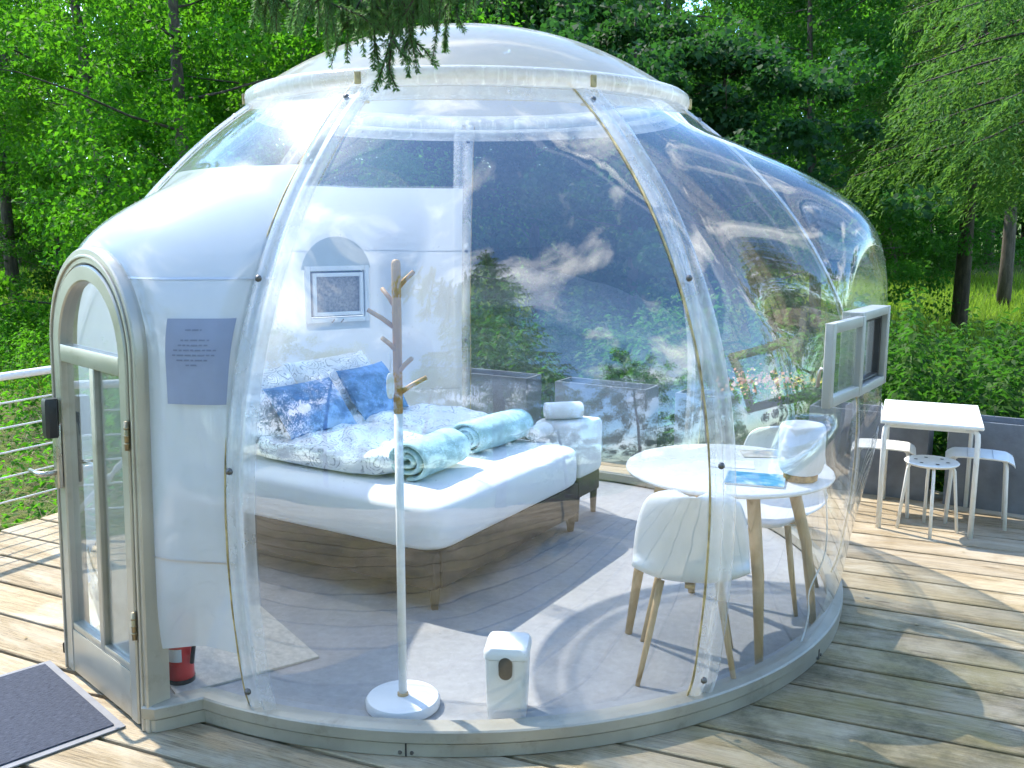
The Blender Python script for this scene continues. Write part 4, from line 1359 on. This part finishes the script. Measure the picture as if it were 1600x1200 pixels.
# forest belt seen behind the dome
T = [
    # px, dist, kind, scale, label
    (30, 27.0, 'high', 1.0, 'tall green broadleaf tree with a bare straight trunk behind the railing'),
    (95, 27.0, 'bush', 1.4, 'pale green bush below the trees behind the arched door'),
    (150, 30.0, 'alder', 1.2, 'bright green alder rising above the arched door'),
    (-60, 22.0, 'high', 1.0, 'shady alder standing beside the railing end'),
    (300, 15.5, 'alder', .98, 'bright leafy alder overhanging the white film wall of the dome'),
    (190, 19.0, 'alder', 1.12, 'sunlit alder behind the shoulder of the dome'),
    (420, 17.0, 'alder', 1.05, 'sunlit leafy alder behind the hanging spruce twigs'),
    (560, 22.0, 'oak', 1.05, 'dense oak just behind the dome cap on the hanging twig side'),
    (700, 24.0, 'oak', 1.1, 'dark oak directly behind the dome cap'),
    (850, 20.0, 'hazel', 1.35, 'dark hazel with large round leaves behind the clear cap'),
    (1020, 26.0, 'oak', 1.1, 'shaded oak with forked dark trunk behind the dome'),
    (985, 16.0, 'hazel', 1.10, 'dark green hazel leaning over the dome collar'),
    (1130, 14.5, 'hazel', 1.05, 'dark round leaved hazel beside the dome slope'),
    (1265, 21.0, 'oak', .75, 'deep green hazel above the open bay window'),
    (1200, 43.0, 'oak', 1.3, 'tall oak filling the gap behind the hazels'),
    (1330, 44.0, 'alder', 1.5, 'light green alder at the meadow edge above the bay window'),
    (1420, 46.0, 'oak', 1.3, 'leafy oak behind the meadow'),
    (1465, 37.0, 'bush', 1.9, 'round bush at the far edge of the meadow'),
    (1398, 36.0, 'bush', 1.6, 'silvery bush at the meadow edge next to the bay window'),
    (1560, 27.5, 'high', 1.05, 'alder with two bare stems standing in the meadow'),
    (1700, 29.0, 'high', 1.2, 'yellow green alder at the end of the meadow'),
    (1660, 15.0, 'larch', 1.0, 'feathery larch sweeping its branches over the meadow'),
    (1500, 20.5, 'larch', 1.0, 'tall feathery larch behind the patio table'),
    (70, 46.0, 'spruce', 1.0, 'far blue green spruce poking above the trees by the railing'),
    (40, 44.0, 'spruce', .9, 'far slim spruce next to the taller far spruce'),
]
protos = dict(oak=oak, alder=alder, hazel=hazel, bush=bush, spruce=spruce, larch=larch, high=highalder)
names = dict(oak='oak_tree', alder='alder_tree', hazel='hazel_shrub', bush='bush', spruce='spruce_tree', larch='larch_tree', high='alder_tree')
for i, (px, d, kind, s, lbl) in enumerate(T):
    plant_tree(names[kind], lbl, protos[kind], at(px, d), rnd.uniform(0, 6.28), s, s * rnd.uniform(.95, 1.1), 'bush' if kind in ('bush', 'hazel') else 'tree', 'trees around the clearing', 'leaf_yellow' if lbl.startswith('yellow') else None)
# second row closing the wood, look-alikes
for i in range(15):
    x = -26 + i * 3.7 + rnd.uniform(-1, 1); y = 37 + rnd.uniform(-2, 5)
    if x < -15.5 and x > -21: y += 8
    if x > 3: y += 10
    plant_tree('oak_tree', 'tall leafy oak in the back row closing the wood', oak if i % 3 else alder, (x, y, gz(x, y) - .05), rnd.uniform(0, 6.28), 1.25, 1.3 if not (-21 < x < -15) else .9, 'tree', 'back row of the wood')
# trees across the clearing (mirrored by the clear panels)
for i, (x, y, k, s) in enumerate(((-7.5, -6.5, 'oak', .95), (-3.0, -9.5, 'alder', 1.0), (2.2, -8.5, 'alder', .95), (5.5, -7.0, 'alder', .8), (9.5, -5.0, 'oak', .8), (12.5, .0, 'alder', .8), (-11.0, -1.5, 'oak', .9), (13.5, 6.0, 'hazel', 1.2))):
    plant_tree(names[k], 'leafy tree across the clearing mirrored in the clear panels', protos[k], (x, y, gz(x, y) - .05), i * 1.3, s, s, 'tree', 'trees mirrored in the dome')

# far wood that reads as one mass
n = 46000
C = np.stack([rs_.uniform(-50, 50, n), rs_.uniform(46, 56, n), rs_.uniform(0, 1, n) ** .8 * 15], 1)
C[:, 2] *= .75 + .25 * np.sin(C[:, 0] * .7) ** 2
keep = ~((C[:, 0] > -25) & (C[:, 0] < -22.0) & (C[:, 2] > 8.5))
C = C[keep]; n = len(C)
ln = rs_.uniform(.3, .75, n)
V, F = leaf_quads(C, rand_dirs(n, -.2), rand_dirs(n, .9), ln, ln * .8)
tag(np_mesh('far_wood', V, F, M['leaf_dark']), 'far wood closing the view behind the trees', 'wood', kind='stuff')

# ---- spruce beside the camera with its drooping bough in front of the dome cap
sp = thing('spruce_tree', 'near spruce whose drooping needle twigs hang in front of the dome cap', 'tree', (.9, -2.0, -.45))
for nm, me in (('trunk', spruce_high[0]), ('crown', spruce_high[1])):
    o = bpy.data.objects.new(nm, me); col.objects.link(o); o.parent = sp
g_ = np.random.default_rng(77)
bough = MB()
spl = Vector(sp.location)
def W(px, py, d):     # a point of the bough, given as bearing and distance when it was measured
    x = (px - 800) / 1520 * d; dz = (600 - py) / 1520
    f = Vector((0, math.cos(R(9.49)), -math.sin(R(9.49)))); u = Vector((0, math.sin(R(9.49)), math.cos(R(9.49))))
    return Vector((0, 0, 1.95)) + (f + u * dz) * d + Vector((x, 0, 0))
limb = [Vector((.9, -2.0, 4.7)), Vector((.7, -1.0, 4.5)), Vector((.35, .3, 4.05)), Vector((.0, 1.5, 3.45)), Vector((-.25, 2.2, 3.05)), Vector((-.5, 2.6, 2.82)), Vector((-.68, 2.75, 2.74))]
bough.tube([tuple(p - spl) for p in limb], [.055, .045, .036, .026, .017, .010, .005], 8)
side = [Vector((-1.45, 1.2, 3.32)), Vector((-1.2, 1.9, 3.02)), Vector((-.85, 2.5, 2.80)), Vector((-.62, 2.75, 2.70))]
tips = [(392, 41, 1), (403, 30, .8), (412, 48, 1), (425, 22, .8), (435, 46, 1), (448, 25, .9), (459, 52, 1.1), (472, 30, .9), (484, 18, .9), (498, 40, 1), (512, 86, 1.3), (524, 62, 1.2), (533, 40, 1), (541, 96, 1.0), (552, 60, 1.1), (560, 40, 1.1), (567, 86, .9), (576, 56, 1.2), (584, 108, 1.0), (592, 60, 1.2), (605, 134, 1.7), (614, 70, 1.4), (622, 48, 1.2), (629, 80, 1.0), (637, 118, 1.0), (645, 70, 1.1), (651, 112, .9), (660, 50, 1.1), (668, 38, 1.0), (674, 98, .8), (682, 48, .9), (692, 80, .75), (700, 34, .8), (714, 42, .8), (724, 20, .7), (735, 29, .8), (755, 10, .7), (775, 18, .7)]
NC, ND, NL = [], [], []
def twig(p0, p1, wd, nn):
    mid = p0.lerp(p1, .5) + Vector(g_.normal(size=3) * .01)
    pts = [p0, p0.lerp(mid, .5), mid, mid.lerp(p1, .5), p1]
    bough.tube([tuple(p - spl) for p in pts], [.0032, .0028, .0024, .0018, .0009], 5)
    d = (p1 - p0); L = d.length; d.normalize()
    m = int(L * nn)
    t = g_.uniform(.0, 1.03, m)
    P = np.array(p0)[None] + np.outer(np.minimum(t, 1), np.array(p1 - p0)) + np.array(mid - p0.lerp(p1, .5))[None] * (1 - (2 * t - 1) ** 2)[:, None]
    a = g_.uniform(0, 2 * math.pi, m)
    e1 = np.array(d.orthogonal().normalized()); e2 = np.cross(np.array(d), e1)
    out = np.outer(np.cos(a), e1) + np.outer(np.sin(a), e2)
    D = out * .80 + np.array(d)[None] * .75 + g_.normal(size=(m, 3)) * .12
    D /= np.linalg.norm(D, axis=1, keepdims=True)
    ln = .019 * wd * g_.uniform(.75, 1.15, m) * np.where(t > .97, .7, 1)
    NC.append(P + D * ln[:, None] * .5); ND.append(D); NL.append(ln)
for px, py, wd in tips:
    dd = 2.62 + g_.uniform(-.16, .16)
    p1 = W(px, py, dd)
    up = .34 + .12 * g_.uniform() + .25 * (py / 130)
    p0 = Vector((p1.x + g_.normal() * .035, p1.y + g_.normal() * .04, max(p1.z + up * .75, 2.62)))
    twig(p0, p1, min(1.2, wd), 1700)
    # side shoots
    for q in range(int(3 * wd) + 1):
        t = g_.uniform(.25, .85); b = p0.lerp(p1, t)
        e = b + Vector((g_.normal() * .045 * wd, g_.normal() * .03, -.06 - .06 * g_.uniform())) 
        twig(b, e, .95, 1700)
def limb_pt(t):
    t *= len(limb) - 1; i = min(len(limb) - 2, int(t)); return limb[i].lerp(limb[i + 1], t - i)
C = np.concatenate(NC) - np.array(spl); D = np.concatenate(ND); ln = np.concatenate(NL)
V, F = leaf_quads(C, D, g_.normal(size=C.shape), ln, np.full(len(ln), .0027), .2, .03)
bo = bough.build('bough', M['bark'], sp, True)
nd = np_mesh('needles', V, F, M['needle'], bo); nd["kind"] = "stuff"

# ---- herbs and undergrowth
def herbs(name, label, pts, hts, leaf, per, mat, seed, lean=.12, stemmat=None):
    g_ = np.random.default_rng(seed); Cs, Ds, Ls = [], [], []
    for (x, y), h in zip(pts, hts):
        z0 = gz(x, y); m = int(per * h) + 4
        t = g_.uniform(.12, 1.0, m) ** .8
        a = g_.uniform(0, 2 * math.pi, m); lx, ly = g_.normal() * lean, g_.normal() * lean
        r = leaf * (.55 + .8 * (1 - t)) * g_.uniform(.5, 1.3, m)
        P = np.stack([x + lx * t * h + np.cos(a) * r, y + ly * t * h + np.sin(a) * r, z0 + t * h], 1)
        Cs.append(P); Ds.append(np.stack([np.cos(a), np.sin(a), g_.uniform(-.7, .3, m)], 1)); Ls.append(leaf * (1.15 - .5 * t) * g_.uniform(.7, 1.3, m))
    C = np.concatenate(Cs); D = np.concatenate(Ds); ln = np.concatenate(Ls)
    V, F = leaf_quads(C, D, g_.normal(size=C.shape) * .4 + np.array([0, 0, 1]), ln, ln * .46, .2, .22)
    return tag(np_mesh(name, V, F, M[mat]), label, 'undergrowth', kind='stuff')
# tall herbs just beyond the planters
pts, hts = [], []
while len(pts) < 1500:
    s = rnd.uniform(-4.5, 13); o = .55 + rnd.random() ** 1.3 * 3.6
    q = PL0 + PLD * s + PLN * o
    h = rnd.uniform(.9, 1.5) * (1.0 - .12 * o / 3) * (.8 + .35 * noise.noise((q.x * .9, q.y * .9, 2)))
    pts.append((q.x, q.y)); hts.append(max(.7, h * 1.15 + .25))
herbs('tall_herbs', 'bank of tall leafy green herbs beyond the slate planters', pts, hts, .105, 44, 'herb', 3)
# undergrowth on the railing side
pts, hts = [], []
while len(pts) < 1500:
    x = rnd.uniform(-13, -2.6); y = rnd.uniform(4.0, 19)
    side_ = (x + 3.31) * .8745 - (y - 5.93) * .485      # > 0: deck side
    if side_ > -.25: continue
    far = -side_
    pts.append((x, y)); hts.append(rnd.uniform(.25, .6) + min(.55, far * .14) * rnd.random())
herbs('undergrowth', 'sunlit tangle of green undergrowth beyond the cable railing', pts, hts, .085, 52, 'leaf_bright', 6)
# dry straw between
n = 9000
X = rs_.uniform(-8, -2.8, n); Y = rs_.uniform(4.5, 12, n)
k = ((X + 3.31) * .8745 - (Y - 5.93) * .485) < -.12
X, Y = X[k], Y[k]; n = len(X)
C = np.stack([X, Y, np.array([gz(a, b) for a, b in zip(X, Y)]) + rs_.uniform(.03, .32, n)], 1)
ln = rs_.uniform(.15, .5, n)
V, F = leaf_quads(C, rand_dirs(n) * np.array([1, 1, .45]), rand_dirs(n), ln, np.full(n, .006), .1, .05)
tag(np_mesh('dry_straw', V, F, M['straw']), 'dry straw lying in the undergrowth below the railing', 'straw', kind='stuff')
# meadow grass
n = 120000
Y = 8 + 30 * rs_.uniform(0, 1, n) ** 1.25; X = rs_.uniform(-1, 1, n) * (5 + Y * .68)
k = ((X - PL0.x) * PLN.x + (Y - PL0.y) * PLN.y > .6) & ~((X < -2.2) & (Y < 7.2))
X, Y = X[k], Y[k]; n = len(X)
hh = rs_.uniform(.10, .38, n) * (.6 + Y * .022)
Zg = np.array([gz(a, b) for a, b in zip(X, Y)])
C = np.stack([X, Y, Zg + hh * .45], 1)
D = rs_.normal(size=(n, 3)) * .32 + np.array([0, 0, 1.0])
V, F = leaf_quads(C, D, rand_dirs(n), hh, .006 + .0009 * Y, .1, .25)
tag(np_mesh('meadow_grass', V, F, M['grass']), 'yellow green meadow grass beyond the deck', 'grass', kind='stuff')

# ---- flowers in one planter
c = PL0 + PLD * 2.70 + PLN * .14
fl_ = thing('flowering_plant', 'pink and yellow flowering plant growing in a slate planter behind the table', 'plant', (c.x, c.y, .53))
n = 420
C = rs_.normal(size=(n, 3)) * np.array([.17, .085, .075]) + np.array([0, 0, .13]); C[:, 2] = np.maximum(C[:, 2], .01)
ln = rs_.uniform(.035, .07, n)
V, F = leaf_quads(C, rand_dirs(n, .2), rand_dirs(n, .8), ln, ln * .5); np_mesh('foliage', V, F, M['leaf_bright'], fl_)["kind"] = "stuff"
for nm, mt_, mm, sh in (('petals', 'petal', 260, -.05), ('yellow_petals', 'petaly', 120, .14)):
    C = rs_.normal(size=(mm, 3)) * np.array([.15, .08, .035]) + np.array([sh, -.02, .215])
    ln = rs_.uniform(.02, .042, mm)
    V, F = leaf_quads(C, rand_dirs(mm), rand_dirs(mm, 1), ln, ln * .8); np_mesh(nm, V, F, M[mt_], fl_)["kind"] = "stuff"

# ---- fallen leaves and bits on the boards
n = 130
X = rs_.uniform(-3.2, 4.2, n); Y = rs_.uniform(2.6, 6.6, n)
k = (np.hypot(X - CX, Y - CY) > 2.25) & (((X + 3.31) * .8745 - (Y - 5.93) * .485) > .1) & ((X - PL0.x) * PLN.x + (Y - PL0.y) * PLN.y < -.1)
X, Y = X[k], Y[k]; n = len(X)
C = np.stack([X, Y, np.full(n, .0055)], 1)
D = rand_dirs(n) * np.array([1, 1, .03]); ln = rs_.uniform(.008, .032, n)
V, F = leaf_quads(C, D, np.tile([0, 0, 1.0], (n, 1)) + rs_.normal(size=(n, 3)) * .1, ln, ln * rs_.uniform(.25, .6, n), .12, .05)
tag(np_mesh('leaf_litter', V, F, M['straw']), 'small dry leaf bits scattered over the deck boards', 'leaf litter', kind='stuff')
